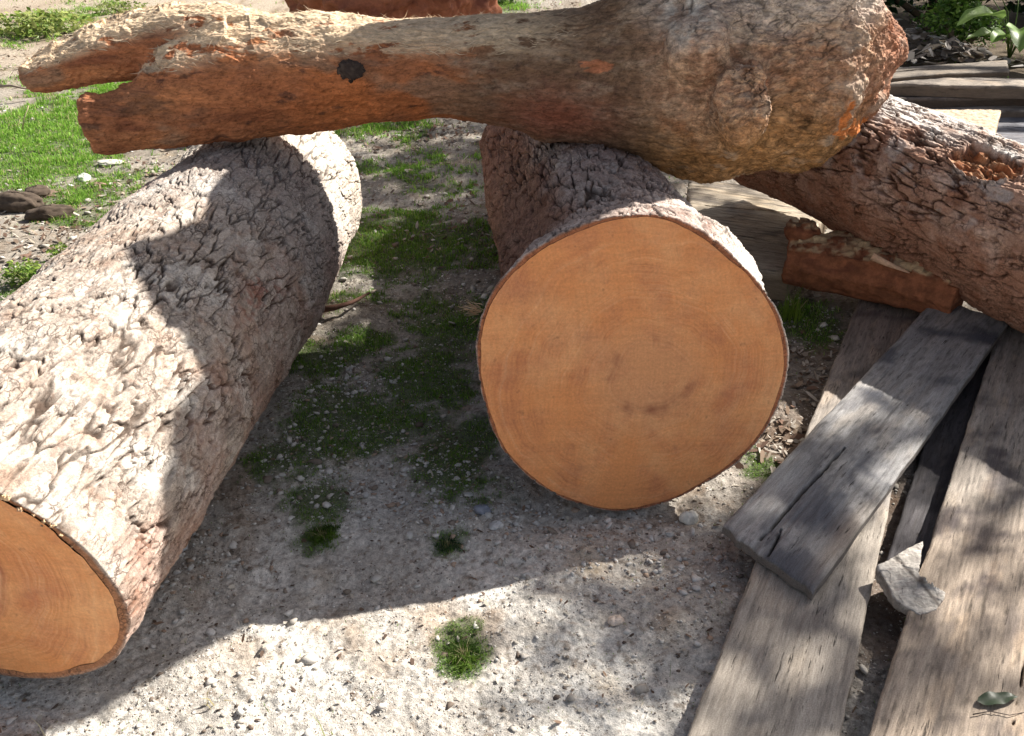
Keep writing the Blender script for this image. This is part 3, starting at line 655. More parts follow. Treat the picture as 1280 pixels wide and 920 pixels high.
# torn fibres along the top
def strips(n, sampler, L=(.01, .04), W=(.0008, .002), colf=None, seed=1):
    """n thin bent strips; sampler(k)->(pos, dir, normal)"""
    r_ = np.random.default_rng(seed); V, F3, F4, C = [], [], [], []
    for k in range(n):
        s = sampler(r_)
        if s is None: continue
        p0, d, up = s; l = r_.uniform(*L); w = r_.uniform(*W)
        side = np.cross(d, up); side /= (np.linalg.norm(side) + 1e-9)
        lift = r_.uniform(.0, .5); b0 = len(V)
        p1 = p0 + d*l*.5 + up*l*lift*.3; p2 = p0 + d*l + up*l*lift*r_.uniform(.3, 1.2) + side*l*r_.normal(0, .2)
        V += [p0 - side*w, p0 + side*w, p1 + side*w*.8, p1 - side*w*.8, p2]
        F4.append([b0, b0 + 1, b0 + 2, b0 + 3]); F3.append([b0 + 3, b0 + 2, b0 + 4]); cc = colf(r_); C += [cc]*5
    return np.array(V), [np.array(F4), np.array(F3)], np.array(C)
cand = np.where((cream > .35) & (x > -1.75))[0]
def samp(r_):
    i = cand[r_.integers(len(cand))]; up = fork_n[i]
    d = np.array([r_.choice([-1, 1])*1., r_.normal(0, .5), r_.normal(0, .25)]); d -= up*(d @ up); d /= np.linalg.norm(d)
    return fork_v[i] - up*.001, d, up
V, F, C = strips(5200, samp, (.008, .04), (.0006, .002), lambda r_: np.array([.70, .56, .40])*r_.uniform(.6, 1.1), 5)
fib = mesh_np("fibres", V, F, M_fibre, fork, C, False); fib["kind"] = "stuff"; reparent(fib, fork)

# ------------------------------------------------------------------ planks
def plank(name, label, corners, z0, z1, th, seed, base=(.36, .31, .27), group="weathered planks under the right log", ragged=.006, crack=None, warp=.004, parent=None, tone=None, cat="plank"):
    """corners: near-left, near-right, far-left, far-right (x, y) on top; z0 near top height, z1 far top height"""
    nl, nr, fl, frr = [np.array(c_, float) for c_ in corners]
    L = np.linalg.norm((fl + frr)/2 - (nl + nr)/2); W = np.linalg.norm(nr - nl); nU = max(40, int(L/.004)); nV = max(30, int(W/.0035))
    u = np.linspace(0, 1, nU); w = np.linspace(0, 1, nV); U, Wg = np.meshgrid(u, w, indexing='ij')
    xy = ((nl*(1 - Wg[..., None]) + nr*Wg[..., None])*(1 - U[..., None]) + (fl*(1 - Wg[..., None]) + frr*Wg[..., None])*U[..., None])
    q = np.stack([U.ravel()*L, Wg.ravel()*W, np.full(U.size, seed*1.7)], -1)
    ax = ((fl + frr) - (nl + nr)); ax /= np.linalg.norm(ax); sd = np.array([ax[1], -ax[0]])
    g1 = fbm(q*np.array([3, 45, 1]), 4, seed, .6); g2 = fbm(q*np.array([10, 160, 1]), 3, seed + 1); g3 = fbm(q*7, 4, seed + 2)
    edge = np.minimum(Wg, 1 - Wg).ravel()*W; eend = np.minimum(U, 1 - U).ravel()*L
    zt = (z0 + (z1 - z0)*U.ravel()) + g1*.0032 + g2*.0014 + fbm(q*np.array([2, 5, 1]), 2, seed + 3)*warp - .006*np.exp(-edge/.004) - .005*np.exp(-eend/.005)
    cr = np.zeros(U.size)
    if crack:
        for (u0, u1, w0, w1, wd) in crack:
            uu = np.clip((U.ravel() - u0)/(u1 - u0), 0, 1); wc = w0 + (w1 - w0)*uu + .012*fbm(q*np.array([9, 0, 1]), 3, seed + 8)
            width = wd*np.sqrt(np.clip(4*uu*(1 - uu), 0, 1))*(.6 + .5*noise3(q*30, seed)); cc = np.exp(-((Wg.ravel() - wc)*W/(np.maximum(width, 1e-5)))**2)*((U.ravel() > u0) & (U.ravel() < u1))
            cr = np.maximum(cr, cc)
    zt -= cr*min(.02, th*.7)
    # ragged outline
    jx = (fbm(q*np.array([0, 30, 1]), 3, seed + 5)*ragged*np.exp(-eend/.02)); je = fbm(q*np.array([9, 0, 1]), 4, seed + 6)*ragged*.7*np.exp(-edge/.02)
    xy = xy.reshape(-1, 2) + ax*jx[:, None]*2 + sd*je[:, None]
    top = np.concatenate([xy, zt[:, None]], 1)
    bot = top.copy(); bot[:, 2] = (z0 + (z1 - z0)*U.ravel()) - th
    V = np.concatenate([top, bot]); F = grid_faces(nU, nV)[:, ::-1]; N = nU*nV; Fb = grid_faces(nU, nV) + N
    per = np.concatenate([np.arange(nV), np.arange(1, nU)*nV + nV - 1, (nU - 1)*nV + np.arange(nV - 2, -1, -1), np.arange(nU - 2, 0, -1)*nV])
    # side walls with middle rings for a rough sawn edge
    k = len(per); rings = [per]; m = 4; extra = []
    cen = xy.mean(0)
    for j in range(1, m):
        f = j/m; pt = top[per]*(1 - f) + bot[per]*f; nq = np.stack([pt[:, 0]*40, pt[:, 1]*40, np.full(k, f*3.)], -1)
        out = (pt[:, :2] - cen); outn = out/np.linalg.norm(out, axis=1, keepdims=True)
        pt[:, :2] += outn*(fbm(nq, 2, seed + 9)*.0022)[:, None]; extra.append(pt); rings.append(2*N + (j - 1)*k + np.arange(k))
    rings.append(per + N); V = np.concatenate([V] + extra); Fs = []
    for a0, b0 in zip(rings[:-1], rings[1:]):
        a1, b1 = np.roll(a0, -1), np.roll(b0, -1); Fs.append(np.stack([a0, b0, b1, a1], -1))
    F = np.concatenate([F, Fb] + [f[:, ::-1] for f in Fs])[:, ::-1]
    base = np.array(base)
    c = base*(.85 + .35*sst(-.5, .5, g1))[:, None]
    c = mix(c, base*np.array([.36, .36, .40]), sst(.0, .55, g3 + .35*g1)*.75)
    c = mix(c, base*np.array([1.35, 1.25, 1.12]), sst(.1, .6, fbm(q*np.array([6, 14, 1]), 4, seed + 4))*.6)
    c = mix(c, base*.22, sst(.22, .6, fbm(q*np.array([6, 70, 1]), 5, seed + 12, .65))*.75)
    c = mix(c, base*.4, sst(.2, .5, fbm(q*np.array([22, 90, 1]), 3, seed + 13))*.5)
    hole = voro(q*np.array([9, 16, 1]), seed + 14)[0]; c = mix(c, (.03, .022, .018), (hole < .035)*.9)
    if tone: c = tone(c, U.ravel(), Wg.ravel(), g3, g1)
    c = mix(c, (.02, .015, .012), cr*.95)
    cs = base*np.array([.55, .5, .46])
    C = np.concatenate([c, np.tile(cs, (N, 1)), np.tile(cs, (len(V) - 2*N, 1))])
    o = mesh_np(name, V, [F], M_plank, parent, C, False)
    gq = np.concatenate([q, q + np.array([0, 0, th])] + [q[per] + np.array([0, 0, th*j/m]) for j in range(1, m)])
    ga_ = o.data.attributes.new("grain", 'FLOAT_VECTOR', 'POINT'); ga_.data.foreach_set("vector", gq.astype(np.float32).ravel())
    sm = np.ones(len(F), bool); o.data.polygons.foreach_set("use_smooth", sm); o.data.set_sharp_from_angle(angle=R(55))
    if parent is None:
        tag(o, label, cat, group); recentre(o)
    return o
def plank_mat():
    m, nt, b = newmat("weathered_board"); at = nt.nodes.new("ShaderNodeVertexColor"); at.layer_name = "col"
    ga = nt.nodes.new("ShaderNodeAttribute"); ga.attribute_name = "grain"
    def g(sc, s_, det, ro=.65):
        mp = nt.nodes.new("ShaderNodeMapping"); mp.inputs["Scale"].default_value = sc; nt.links.new(ga.outputs["Vector"], mp.inputs["Vector"]); return nz(nt, s_, det, ro, mp.outputs[0]).outputs[0]
    a1 = g((.10, 1, 1), 120, 5, .7); a2 = g((.09, 1, 1), 420, 4, .75); a3 = g((1, 1, 1), 300, 4, .7); a4 = g((.08, 1, 1), 55, 5); patch = g((.5, 1, 1), 14, 5)
    gg = mth(nt, 'ADD', mth(nt, 'ADD', mth(nt, 'MULTIPLY', a1, .35), mth(nt, 'MULTIPLY', a2, .3)), mth(nt, 'MULTIPLY', a3, .35))
    f = mth(nt, 'MAXIMUM', mth(nt, 'ADD', mth(nt, 'MULTIPLY', mth(nt, 'SUBTRACT', gg, .5), 3.2), 1), .15)
    vm = nt.nodes.new("ShaderNodeVectorMath"); vm.operation = 'SCALE'; nt.links.new(at.outputs[0], vm.inputs[0]); nt.links.new(f, vm.inputs[3])
    ck = mth(nt, 'MULTIPLY', mth(nt, 'MULTIPLY', mth(nt, 'SUBTRACT', a1, .58), 16, True), mth(nt, 'MULTIPLY', mth(nt, 'SUBTRACT', patch, .44), 8, True))
    k2 = mth(nt, 'MULTIPLY', mth(nt, 'MULTIPLY', mth(nt, 'SUBTRACT', a4, .55), 7, True), .45)
    c = mixc(nt, mth(nt, 'MULTIPLY', ck, .85), mixc(nt, k2, vm.outputs[0], (.07, .06, .055)), (.03, .024, .02))
    nt.links.new(c, b.inputs["Base Color"]); b.inputs["Roughness"].default_value = .88; b.inputs["Specular IOR Level"].default_value = .25
    bp = nt.nodes.new("ShaderNodeBump"); bp.inputs["Strength"].default_value = .9; bp.inputs["Distance"].default_value = .003
    nt.links.new(mth(nt, 'SUBTRACT', gg, mth(nt, 'MULTIPLY', ck, .5)), bp.inputs["Height"]); nt.links.new(bp.outputs[0], b.inputs["Normal"]); return m
M_plank = plank_mat()
def ln(pa, pb, za, zb): return P(*pa, za), P(*pb, zb)
# A: long plank on the soil
A_nl, A_nr = P(850, 940, .045), P(1046, 940, .045); A_fl, A_fr = P(1083, 350, .05), P(1172, 350, .05)
def toneA(c, U, W, g3, g1):  # near end tan as lit, far end dark as shaded, put into the colour
    c = mix(c, np.array([.42, .365, .30])*1.0, sst(.5, .1, U + .2*g3)*.5)
    return mix(c, c*np.array([.55, .45, .42]), sst(.45, .8, U)*.6)
plank("plank", "long pale plank flat on the soil, passing under the short slanting board", (A_nl, A_nr, A_fl, A_fr), .045, .05, .034, 31, base=(.33, .30, .27), tone=toneA)
# D: wide plank at the right edge
D_nl, D_nr = P(1078, 940, .07), P(1410, 940, .07); D_fl, D_fr = P(1252, 400, .08), P(1410, 400, .08)
def toneD(c, U, W, g3, g1):
    st_ = sst(.25, .6, g3*.7 + .6*np.exp(-((U - .42)/.16)**2 - ((W - .25)/.14)**2))
    c = mix(c, (.07, .06, .065), st_*.75)
    return mix(c, c*np.array([1.25, 1.1, .95]), sst(.5, .3, U)*.6)  # near half brighter and tanner: sunlight put into the colour
plank("plank", "widest plank at the right with dark stains and a coarse brown grain", (D_nl, D_nr, D_fl, D_fr), .07, .08, .034, 47, base=(.31, .275, .24), tone=toneD,
      crack=[(.02, .35, .55, .6, .002), (.1, .5, .8, .82, .0015)])
# C: dark plank showing between them
C_nl, C_nr = P(1106, 705, .02), P(1230, 700, .02); C_fl, C_fr = P(1205, 400, .035), P(1300, 400, .035)
plank("plank", "very dark plank low down in the gap beside the slanting board", (C_nl, C_nr, C_fl, C_fr), .020, .03, .03, 53, base=(.075, .07, .075))
# B: slanting board on top
zb = .086
B_nl, B_nr = P(904, 652, zb), P(1018, 735, zb); B_fl, B_fr = P(1172, 366, zb + .03), P(1262, 398, zb + .03)
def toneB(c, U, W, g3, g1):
    dk = sst(.15, .6, g3*.8 + .55*np.exp(-((U - .28)/.2)**2 - ((W - .7)/.25)**2) + .35*np.exp(-((U - .03)/.05)**2))
    c = mix(c, (.085, .09, .11), dk*.8)
    c = mix(c, (.42, .41, .40), np.exp(-((U - .17)/.08)**2 - ((W - .12)/.28)**2)*.8)  # pale patch: a spot of sunlight put into the colour
    return mix(c, (.40, .33, .26), np.exp(-((U - .12)/.09)**2 - ((W - .95)/.12)**2)*.7)
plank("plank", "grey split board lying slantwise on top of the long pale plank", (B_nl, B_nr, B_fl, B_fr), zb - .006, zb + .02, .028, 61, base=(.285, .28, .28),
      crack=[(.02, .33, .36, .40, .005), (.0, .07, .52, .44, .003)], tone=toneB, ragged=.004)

# broken wedge of wood between the planks
def chunk(name, pts, zt, zb_, seed, colr, mat, label=None, cat=None, parent=None, group=None, disp=.006, vox=.004, colfn=None, sub=1):
    """a lump from a top outline pts [(x,y,z)] dropped to zb_"""
    n = len(pts); V = np.array([list(p_) for p_ in pts] + [[p_[0], p_[1], zb_] for p_ in pts])
    c0 = V[:n].mean(0); V = np.concatenate([V, c0[None], [[c0[0], c0[1], zb_]]])
    F = []
    for i in range(n):
        j = (i + 1) % n; F += [[2*n, i, j], [2*n + 1, n + j, n + i], [i, n + i, n + j, j]]
    me = fuse([(V, F)], vox, 2, sub); v_, n_ = get_vn(me)
    hh = fbm(v_*30, 4, seed)*disp + fbm(v_*90, 3, seed + 1)*disp*.4 + (voro(v_*45, seed + 2)[2] - .5)*disp*.8
    v_ = v_ + n_*hh[:, None]; put_v(me, v_)
    cc = np.tile(np.array(colr), (len(v_), 1))*(.75 + .5*sst(-.5, .5, fbm(v_*50, 4, seed + 3)))[:, None]
    if colfn: cc = colfn(cc, v_, n_)
    set_col(me, cc); me.materials.append(mat); me.polygons.foreach_set("use_smooth", np.ones(len(me.polygons), bool))
    o = bpy.data.objects.new(name, me); col.objects.link(o)
    if parent: o.parent = parent
    else: tag(o, label, cat, group); recentre(o)
    return o
def gp(px, py, z): return (*P(px, py, z), z)
we = [gp(1096, 707, .084), gp(1155, 674, .098), gp(1148, 716, .084), gp(1158, 722, .10), gp(1183, 740, .082), gp(1172, 761, .075), gp(1150, 768, .072), gp(1120, 750, .074)]
def wedge_col(c_, v_, n_):
    gx0 = P(1146, 720, .09); k = np.exp(-((v_[:, 0] - gx0[0] + .35*(v_[:, 1] - gx0[1]) + .004*noise3(v_*60, 3))/.0055)**2)
    c_ = mix(c_, np.array([.30, .27, .25]), sst(.0, .5, fbm(v_*np.array([60, 200, 60]), 4, 8))*.9)
    c_ = mix(c_, (.10, .085, .075), k*.85); return mix(c_, (.12, .085, .06), sst(.35, -.1, n_[:, 2])*.5)
chunk("wood_chunk", we, 0, .052, 71, (.44, .41, .37), M_wood_rough, "small pale broken wedge of wood wedged in the gap between two planks", "wood chunk", disp=.0022, vox=.0022, colfn=wedge_col)
# reddish chunk of timber under the right log
xs = lambda a, b, zz: (*P(a, b, zz), zz)
tb = [xs(983, 300, .20), xs(1005, 272, .235), xs(1040, 285, .225), xs(1075, 290, .21), xs(1130, 318, .20), xs(1160, 365, .16), xs(1110, 355, .17), xs(1040, 345, .18), xs(990, 335, .19)]
bx, by = P(1060, 380, 0)
def red_c(c_, v_, n_):
    k = sst(.5, .85, n_[:, 2])*sst(-.4, .1, fbm(v_*25, 3, 6))*sst(.15, .22, v_[:, 2]); c_ = mix(c_, (.60, .46, .28), k*.9)
    return mix(c_, (.14, .05, .03), sst(.1, .6, fbm(v_*np.array([8, 20, 30]), 3, 4))*.7)
blk_bits = [tube([(*Q(985, 325, 2.92), .085, .085), (*Q(1060, 335, 2.84), .095, .095), (*Q(1140, 352, 2.72), .09, .09), (*Q(1200, 372, 2.62), .08, .08)], 8),
            ball(Q(1003, 290, 2.93), .045, (1.3, .9, .8)), ball(Q(1050, 304, 2.90), .05, (1.7, 1.1, .6)), ball(Q(1085, 318, 2.86), .04, (1.5, 1, .6))]
me_b = fuse(blk_bits, .006, 2, 1); vb, nb = get_vn(me_b)
vb = vb + nb*(fbm(vb*np.array([8, 26, 26]), 4, 90)*.009 + sst(.3, .8, nb[:, 2])*(voro(vb*32, 92)[2] - .5)*.022)[:, None]
put_v(me_b, vb); set_col(me_b, red_c(np.tile(np.array([.26, .10, .05]), (len(vb), 1))*(.8 + .4*sst(-.5, .5, fbm(vb*30, 4, 91)))[:, None], vb, nb))
me_b.materials.append(M_wood_rough); me_b.polygons.foreach_set("use_smooth", np.ones(len(me_b.polygons), bool))
blk = bpy.data.objects.new("timber_block", me_b); col.objects.link(blk); tag(blk, "split red-brown length of timber propped under the right log, rough torn top", "timber"); recentre(blk)
# grey weathered beam behind it, right of the centre log
gb0, gb1 = P(885, 345, .16), P(1075, 330, .16)
def grey_tone(c_, U, W, g3, g1): return mix(c_, (.10, .09, .085), sst(.2, .5, g1)*.6)
plank("beam", "old grey beam with long checks just behind the middle log", (P(986, 345, .09), P(1045, 240, .12), P(860, 330, .10), P(862, 215, .13)), .10, .11, .10, 83, base=(.42, .36, .28), cat="beam", group=None,
      crack=[(.1, .8, .3, .35, .004), (.2, .9, .7, .65, .003)], tone=grey_tone)
v_, f_ = tube([(*Q(1090, 320, 2.71), .006, .014), (*Q(1108, 329, 2.69), .006, .010), (*Q(1137, 341, 2.67), .003, .002)], 6)
o = mesh_np("wood_chip", v_, [np.array([f for f in f_ if len(f) == 4]), np.array([f for f in f_ if len(f) == 3])], M_wood_rough, None, np.tile(np.array([.66, .44, .30]), (len(v_), 1)), False)
tag(o, "fresh pale wedge of wood caught under the right log", "wood chip"); recentre(o)

# ------------------------------------------------------------------ boards lying behind the right log
bd = "old boards stacked in front of the bushes"
BOARDS = [  # px/py of near-left, near-right, far-left, far-right; height; thickness; base; label
    ((1090, 180), (1400, 205), (1150, 140), (1400, 140), .06, .05, (.17, .17, .19), "broad dark grey board lying nearest behind the right log"),
    ((1060, 140), (1330, 136), (1060, 122), (1330, 118), .10, .05, (.24, .21, .19), "grey brown board lying between the broad dark board and the pile of thinner ones"),
    ((1060, 124), (1400, 118), (1070, 115), (1400, 103), .15, .06, (.15, .125, .11), "black-stained board with a pale worn left half in the board pile"),
    ((1060, 103), (1400, 112), (1060, 94), (1400, 98), .21, .06, (.28, .24, .20), "upper board of the pile with a light front edge"),
    ((1050, 99), (1262, 88), (1060, 88), (1258, 76), .24, .03, (.20, .17, .14), "topmost thin board of the pile, littered with chips"),
]
for i, (a, b, c_, d, z_, th, base, lab) in enumerate(BOARDS):
    plank("board", lab, (P(*c_, z_), P(*a, z_), P(*d, z_), P(*b, z_)), z_, z_, th, 110 + 7*i, base=base, group=bd, cat="board", ragged=.008, warp=.012, crack=[(.1, .6, .3, .4, .006)])
chunk("wood_block", [gp(1165, 136, .17), gp(1252, 137, .17), gp(1244, 166, .16), gp(1190, 160, .16), gp(1150, 150, .17)], 0, .05, 95, (.50, .38, .27), M_wood_rough,
      "pale brown sawn offcut lying on the dark board behind the right log", "offcut", disp=.003, vox=.006)

# ------------------------------------------------------------------ big peeled log far behind, top of the picture
bl = [tube([(*Q(380, -55, 5.6), .36, .40), (*Q(440, -50, 5.7), .46, .50), (*Q(510, -36, 5.75), .42, .44), (*Q(560, -2, 5.8), .30, .26), (*Q(600, 30, 5.9), .12, .10)]),
      ball(Q(470, -30, 5.5), .42)]
me_l = fuse(bl, .025, 6, 1); vb, nb = get_vn(me_l)
vb = vb + nb*(fbm(vb*np.array([3, 7, 7]), 5, 94)*.09 + fbm(vb*20, 4, 97)*.02)[:, None]; put_v(me_l, vb)
cb = mix(np.tile(np.array([.34, .13, .07]), (len(vb), 1)), (.17, .06, .04), sst(-.1, .5, fbm(vb*np.array([3, 6, 6]), 4, 95)))
cb = mix(cb, (.62, .44, .30), sst(.45, .85, nb[:, 2])*sst(-.4, .3, fbm(vb*8, 3, 96)))  # cream upward faces: the lit top edge put into the colour
set_col(me_l, cb); me_l.materials.append(M_wood_rough); me_l.polygons.foreach_set("use_smooth", np.ones(len(me_l.polygons), bool))
bo = bpy.data.objects.new("log", me_l); col.objects.link(bo); tag(bo, "big red peeled log lying farthest back, just showing over the forked log", "log"); recentre(bo)

#@@VEG
# ------------------------------------------------------------------ loose crumbs, stones and chips
def ico():
    t = (1 + 5**.5)/2
    V = np.array([(-1, t, 0), (1, t, 0), (-1, -t, 0), (1, -t, 0), (0, -1, t), (0, 1, t), (0, -1, -t), (0, 1, -t), (t, 0, -1), (t, 0, 1), (-t, 0, -1), (-t, 0, 1)], float)
    F = np.array([(0, 11, 5), (0, 5, 1), (0, 1, 7), (0, 7, 10), (0, 10, 11), (1, 5, 9), (5, 11, 4), (11, 10, 2), (10, 7, 6), (7, 1, 8), (3, 9, 4), (3, 4, 2), (3, 2, 6), (3, 6, 8), (3, 8, 9), (4, 9, 5), (2, 4, 11), (6, 2, 10), (8, 6, 7), (9, 8, 1)])
    return V/np.linalg.norm(V[0]), F
IV, IF = ico()
def scatter_lumps(name, xs_, ys_, size, colr, mat, kind, flat=.6, sink=.3, elong=1.0):
    n = len(xs_); zs = gheight(xs_, ys_)
    rv = IV[None]*(1 + rng.uniform(-.5, .5, (n, 12, 1)))
    sc = size[:, None, None]*np.stack([rng.uniform(.7, 1.3, n)*elong, rng.uniform(.6, 1.1, n), rng.uniform(.4, 1., n)*flat], -1)[:, None, :]
    v_ = rv*sc; a = rng.uniform(0, 6.28, n); ca, sa = np.cos(a)[:, None], np.sin(a)[:, None]
    v_ = np.stack([v_[..., 0]*ca - v_[..., 1]*sa, v_[..., 0]*sa + v_[..., 1]*ca, v_[..., 2] + rng.normal(0, .25, n)[:, None]*v_[..., 0]], -1)
    v_ = v_ + np.stack([xs_, ys_, zs + size*flat*(1 - sink)*.5], -1)[:, None, :]
    F = (IF[None] + (np.arange(n)*12)[:, None, None]).reshape(-1, 3)
    o = mesh_np(name, v_.reshape(-1, 3), [F], mat, None, np.repeat(colr, 12, 0), False); tag(o, kind=kind); return o
def rnd_xy(n, y0, y1, dens=1.3):
    u = rng.random(n); ys_ = y0 + (y1 - y0)*u**dens; w = ys_*.62 + .35
    return rng.uniform(-1, 1, n)*w, ys_
n = 17000; xs_, ys_ = rnd_xy(n, .95, 5.5, 1.5)
keep = rng.random(n) < (.35 + .65*(fbm(np.stack([xs_, ys_, xs_*0], -1)*5, 3, 61) > 0)); xs_, ys_ = xs_[keep], ys_[keep]; n = len(xs_)
sz = np.exp(rng.normal(math.log(.0018), .75, n))*np.clip(ys_/1.6, 1, 2); pal = np.array([[.48, .45, .41], [.38, .35, .31], [.60, .58, .54], [.26, .22, .18], [.14, .11, .09]])
tag(scatter_lumps("gravel", xs_, ys_, np.clip(sz, .0008, .016), pal[rng.choice(5, n, p=[.3, .25, .2, .15, .1])]*rng.uniform(.8, 1.15, (n, 1)), M_stone, "stuff"),
    "small crumbs of pale soil and gravel over the ground", "gravel")
# flat chips, leaf litter and bark flakes
def chips(n, xf, L, W, pal, seed, lift=.006):
    r_ = np.random.default_rng(seed); xs_, ys_ = xf(r_, n); zs = gheight(xs_, ys_); V, F, C = [], [], []
    for k in range(n):
        l = r_.uniform(*L); w = r_.uniform(*W); a = r_.uniform(0, 6.28); tx, ty = r_.normal(0, .35, 2)
        o2 = np.array([[-l, -w*.4], [-l*.3, -w], [l*.6, -w*.8], [l, 0], [l*.5, w], [-l*.5, w*.9]])*(1 + r_.uniform(-.3, .3, (6, 1)))
        zz = o2[:, 0]*tx + o2[:, 1]*ty + r_.uniform(0, .3)*np.abs(o2[:, 1])
        ca, sa = math.cos(a), math.sin(a); b0 = len(V)
        for (a0, b1), z_ in zip(o2, zz): V.append([xs_[k] + a0*ca - b1*sa, ys_[k] + a0*sa + b1*ca, zs[k] + lift + z_])
        F.append([b0 + i for i in range(6)]); C += [np.array(pal[r_.integers(len(pal))])*r_.uniform(.7, 1.1)]*6
    return np.array(V), np.array(F), np.array(C)
def around(spots):
    def f(r_, n):
        k = r_.integers(len(spots), size=n); s = np.array(spots)[k]
        return s[:, 0] + r_.normal(0, 1, n)*s[:, 2], s[:, 1] + r_.normal(0, 1, n)*s[:, 3]
    return f
def sp(px, py, a, b): x0, y0 = P(px, py); x1, _ = P(px + a, py); _, y1 = P(px, py - b); return (x0, y0, x1 - x0, y1 - y0)
LIT = [sp(60, 300, 60, 20), sp(30, 250, 50, 20), sp(100, 300, 40, 14), sp(150, 250, 40, 25), sp(200, 215, 30, 20), sp(520, 210, 70, 35), sp(590, 270, 40, 25), sp(480, 170, 60, 12), sp(560, 160, 40, 10), sp(1010, 470, 22, 40), sp(985, 560, 25, 25), sp(40, 20, 60, 20), sp(120, 30, 60, 16), sp(690, 8, 60, 8), sp(640, 12, 50, 8), sp(40, 70, 70, 16), sp(20, 95, 50, 10), sp(80, 55, 60, 14)]
n = 60000; xs_, ys_ = rnd_xy(n, .95, 3.2, 1.2); kp = fbm(np.stack([xs_, ys_, xs_*0], -1)*7, 3, 63) + .5*rng.random(n) > .15; xs_, ys_ = xs_[kp], ys_[kp]; n = len(xs_)
tag(scatter_lumps("grit", xs_, ys_, np.clip(np.exp(rng.normal(math.log(.0013), .35, n)), .0006, .003)*np.clip(ys_/1.6, 1, 1.8), np.array([[.56, .53, .49], [.36, .32, .28], [.17, .14, .115], [.66, .64, .61]])[rng.choice(4, n, p=[.35, .25, .25, .15])]*rng.uniform(.8, 1.15, (n, 1)), M_stone, "stuff"),
    "fine grit strewn over the soil between the logs", "grit")
RUB = [sp(600, 645, 70, 14), sp(450, 600, 90, 30), sp(350, 545, 60, 25), sp(520, 585, 60, 25), sp(860, 690, 60, 40), sp(760, 700, 80, 35), sp(420, 480, 50, 18), sp(250, 700, 40, 40)]
r_ = np.random.default_rng(77); xs_, ys_ = around(RUB)(r_, 2600); n = len(xs_)
tag(scatter_lumps("rubble", xs_, ys_, np.clip(np.exp(r_.normal(math.log(.003), .6, n)), .001, .011), np.array([[.50, .49, .47], [.62, .60, .57], [.24, .20, .17], [.40, .30, .23]])[r_.choice(4, n, p=[.35, .3, .2, .15])], M_stone, "stuff"),
    "crushed pale rubble gathered in the shade between and below the logs", "rubble")
V, F, C = chips(3200, around(LIT), (.004, .022), (.002, .008), [(.26, .19, .14), (.40, .33, .26), (.12, .085, .06), (.52, .47, .41), (.18, .11, .08)], 3)
tag(mesh_np("leaf_litter", V, [F], M_fibre, None, C, False), "dry leaves, bark flakes and chips strewn on the ground", "leaf litter", kind="stuff")
V, F, C = chips(2400, lambda r_, n: ((lambda yy: (r_.uniform(-1, 1, n)*(yy*.6 + .3), yy))(r_.uniform(.95, 4.5, n))), (.002, .010), (.001, .004), [(.5, .45, .38), (.62, .58, .50), (.25, .17, .12), (.12, .08, .06)], 4, .003)
tag(mesh_np("wood_crumbs", V, [F], M_fibre, None, C, False), "tiny wood crumbs and sawdust flakes over the pale soil", "sawdust", kind="stuff")
def stone(px, py, rx, ry, rz, colr, label, name="stone", cat="stone", seed=0, rot=0, z=None, group=None, pts=26):
    x0, y0 = P(px, py, rz*.5); v_, f_ = ball((0, 0, 0), 1, n=pts)
    v_ = v_*(1 + .22*fbm(v_*1.3, 3, seed) + .10*(voro(v_*1.8, seed + 1)[2] - .5) + .07*fbm(v_*6, 4, seed + 2, .65))[:, None]*np.array([rx, ry, rz])
    cr_, sr_ = math.cos(rot), math.sin(rot); v_ = v_ @ np.array([[cr_, sr_, 0], [-sr_, cr_, 0], [0, 0, 1]])
    z0 = float(gh1(x0, y0)[0]) + rz*.45 if z is None else z
    v_ += np.array([x0, y0, z0]); cc = np.tile(np.array(colr), (len(v_), 1))*(.8 + .4*sst(-.5, .5, fbm(v_*60, 3, seed + 3)))[:, None]
    o = mesh_np(name, v_, [np.array([f for f in f_ if len(f) == 4]), np.array([f for f in f_ if len(f) == 3])], M_stone, None, cc)
    tag(o, label, cat, group); recentre(o); return o
stone(217, 682, .034, .013, .012, (.42, .42, .42), "flat blue-grey sliver of stone against the left log's right side", seed=3, rot=.9)
stone(862, 642, .022, .014, .02, (.72, .69, .62), "white crumbly lump at the foot of the middle log's sawn face", name="clod", cat="clod", seed=5)
stone(770, 774, .017, .012, .009, (.60, .50, .42), "small pinkish stone lying alone in the sunlit soil", seed=7, rot=.2)
stone(603, 637, .020, .015, .011, (.22, .24, .29), "dark bluish pebble beside the middle log's lower left rim", seed=9)
stone(620, 655, .018, .013, .010, (.50, .50, .50), "light grey pebble next to the dark bluish one", seed=11, rot=.5)
stone(138, 200, .060, .030, .012, (.58, .56, .48), "long pale slab of bark in the grass under the fork's lower limb", name="bark_slab", cat="bark piece", seed=13)
stone(104, 217, .028, .040, .018, (.46, .50, .42), "short greenish pale bark piece left of the long slab", name="bark_slab", cat="bark piece", seed=15, rot=.3)
stone(124, 228, .035, .012, .010, (.33, .22, .17), "small brown stick of bark just below the pale slabs", name="bark_slab", cat="bark piece", seed=17, rot=-.3)
for k, (px, py, rx, ry, rz, lab) in enumerate([(20, 250, .11, .06, .05, "largest dark clod in the grass at the left edge"), (62, 262, .09, .04, .035, "flat dark clod right of the largest one in the grass"), (45, 238, .06, .04, .03, "small dark clod behind the two bigger ones")]):
    stone(px, py, rx, ry, rz, (.085, .065, .05), lab, name="clod", cat="clod", seed=20 + k, rot=.4*k, group="dark clods in the grass")
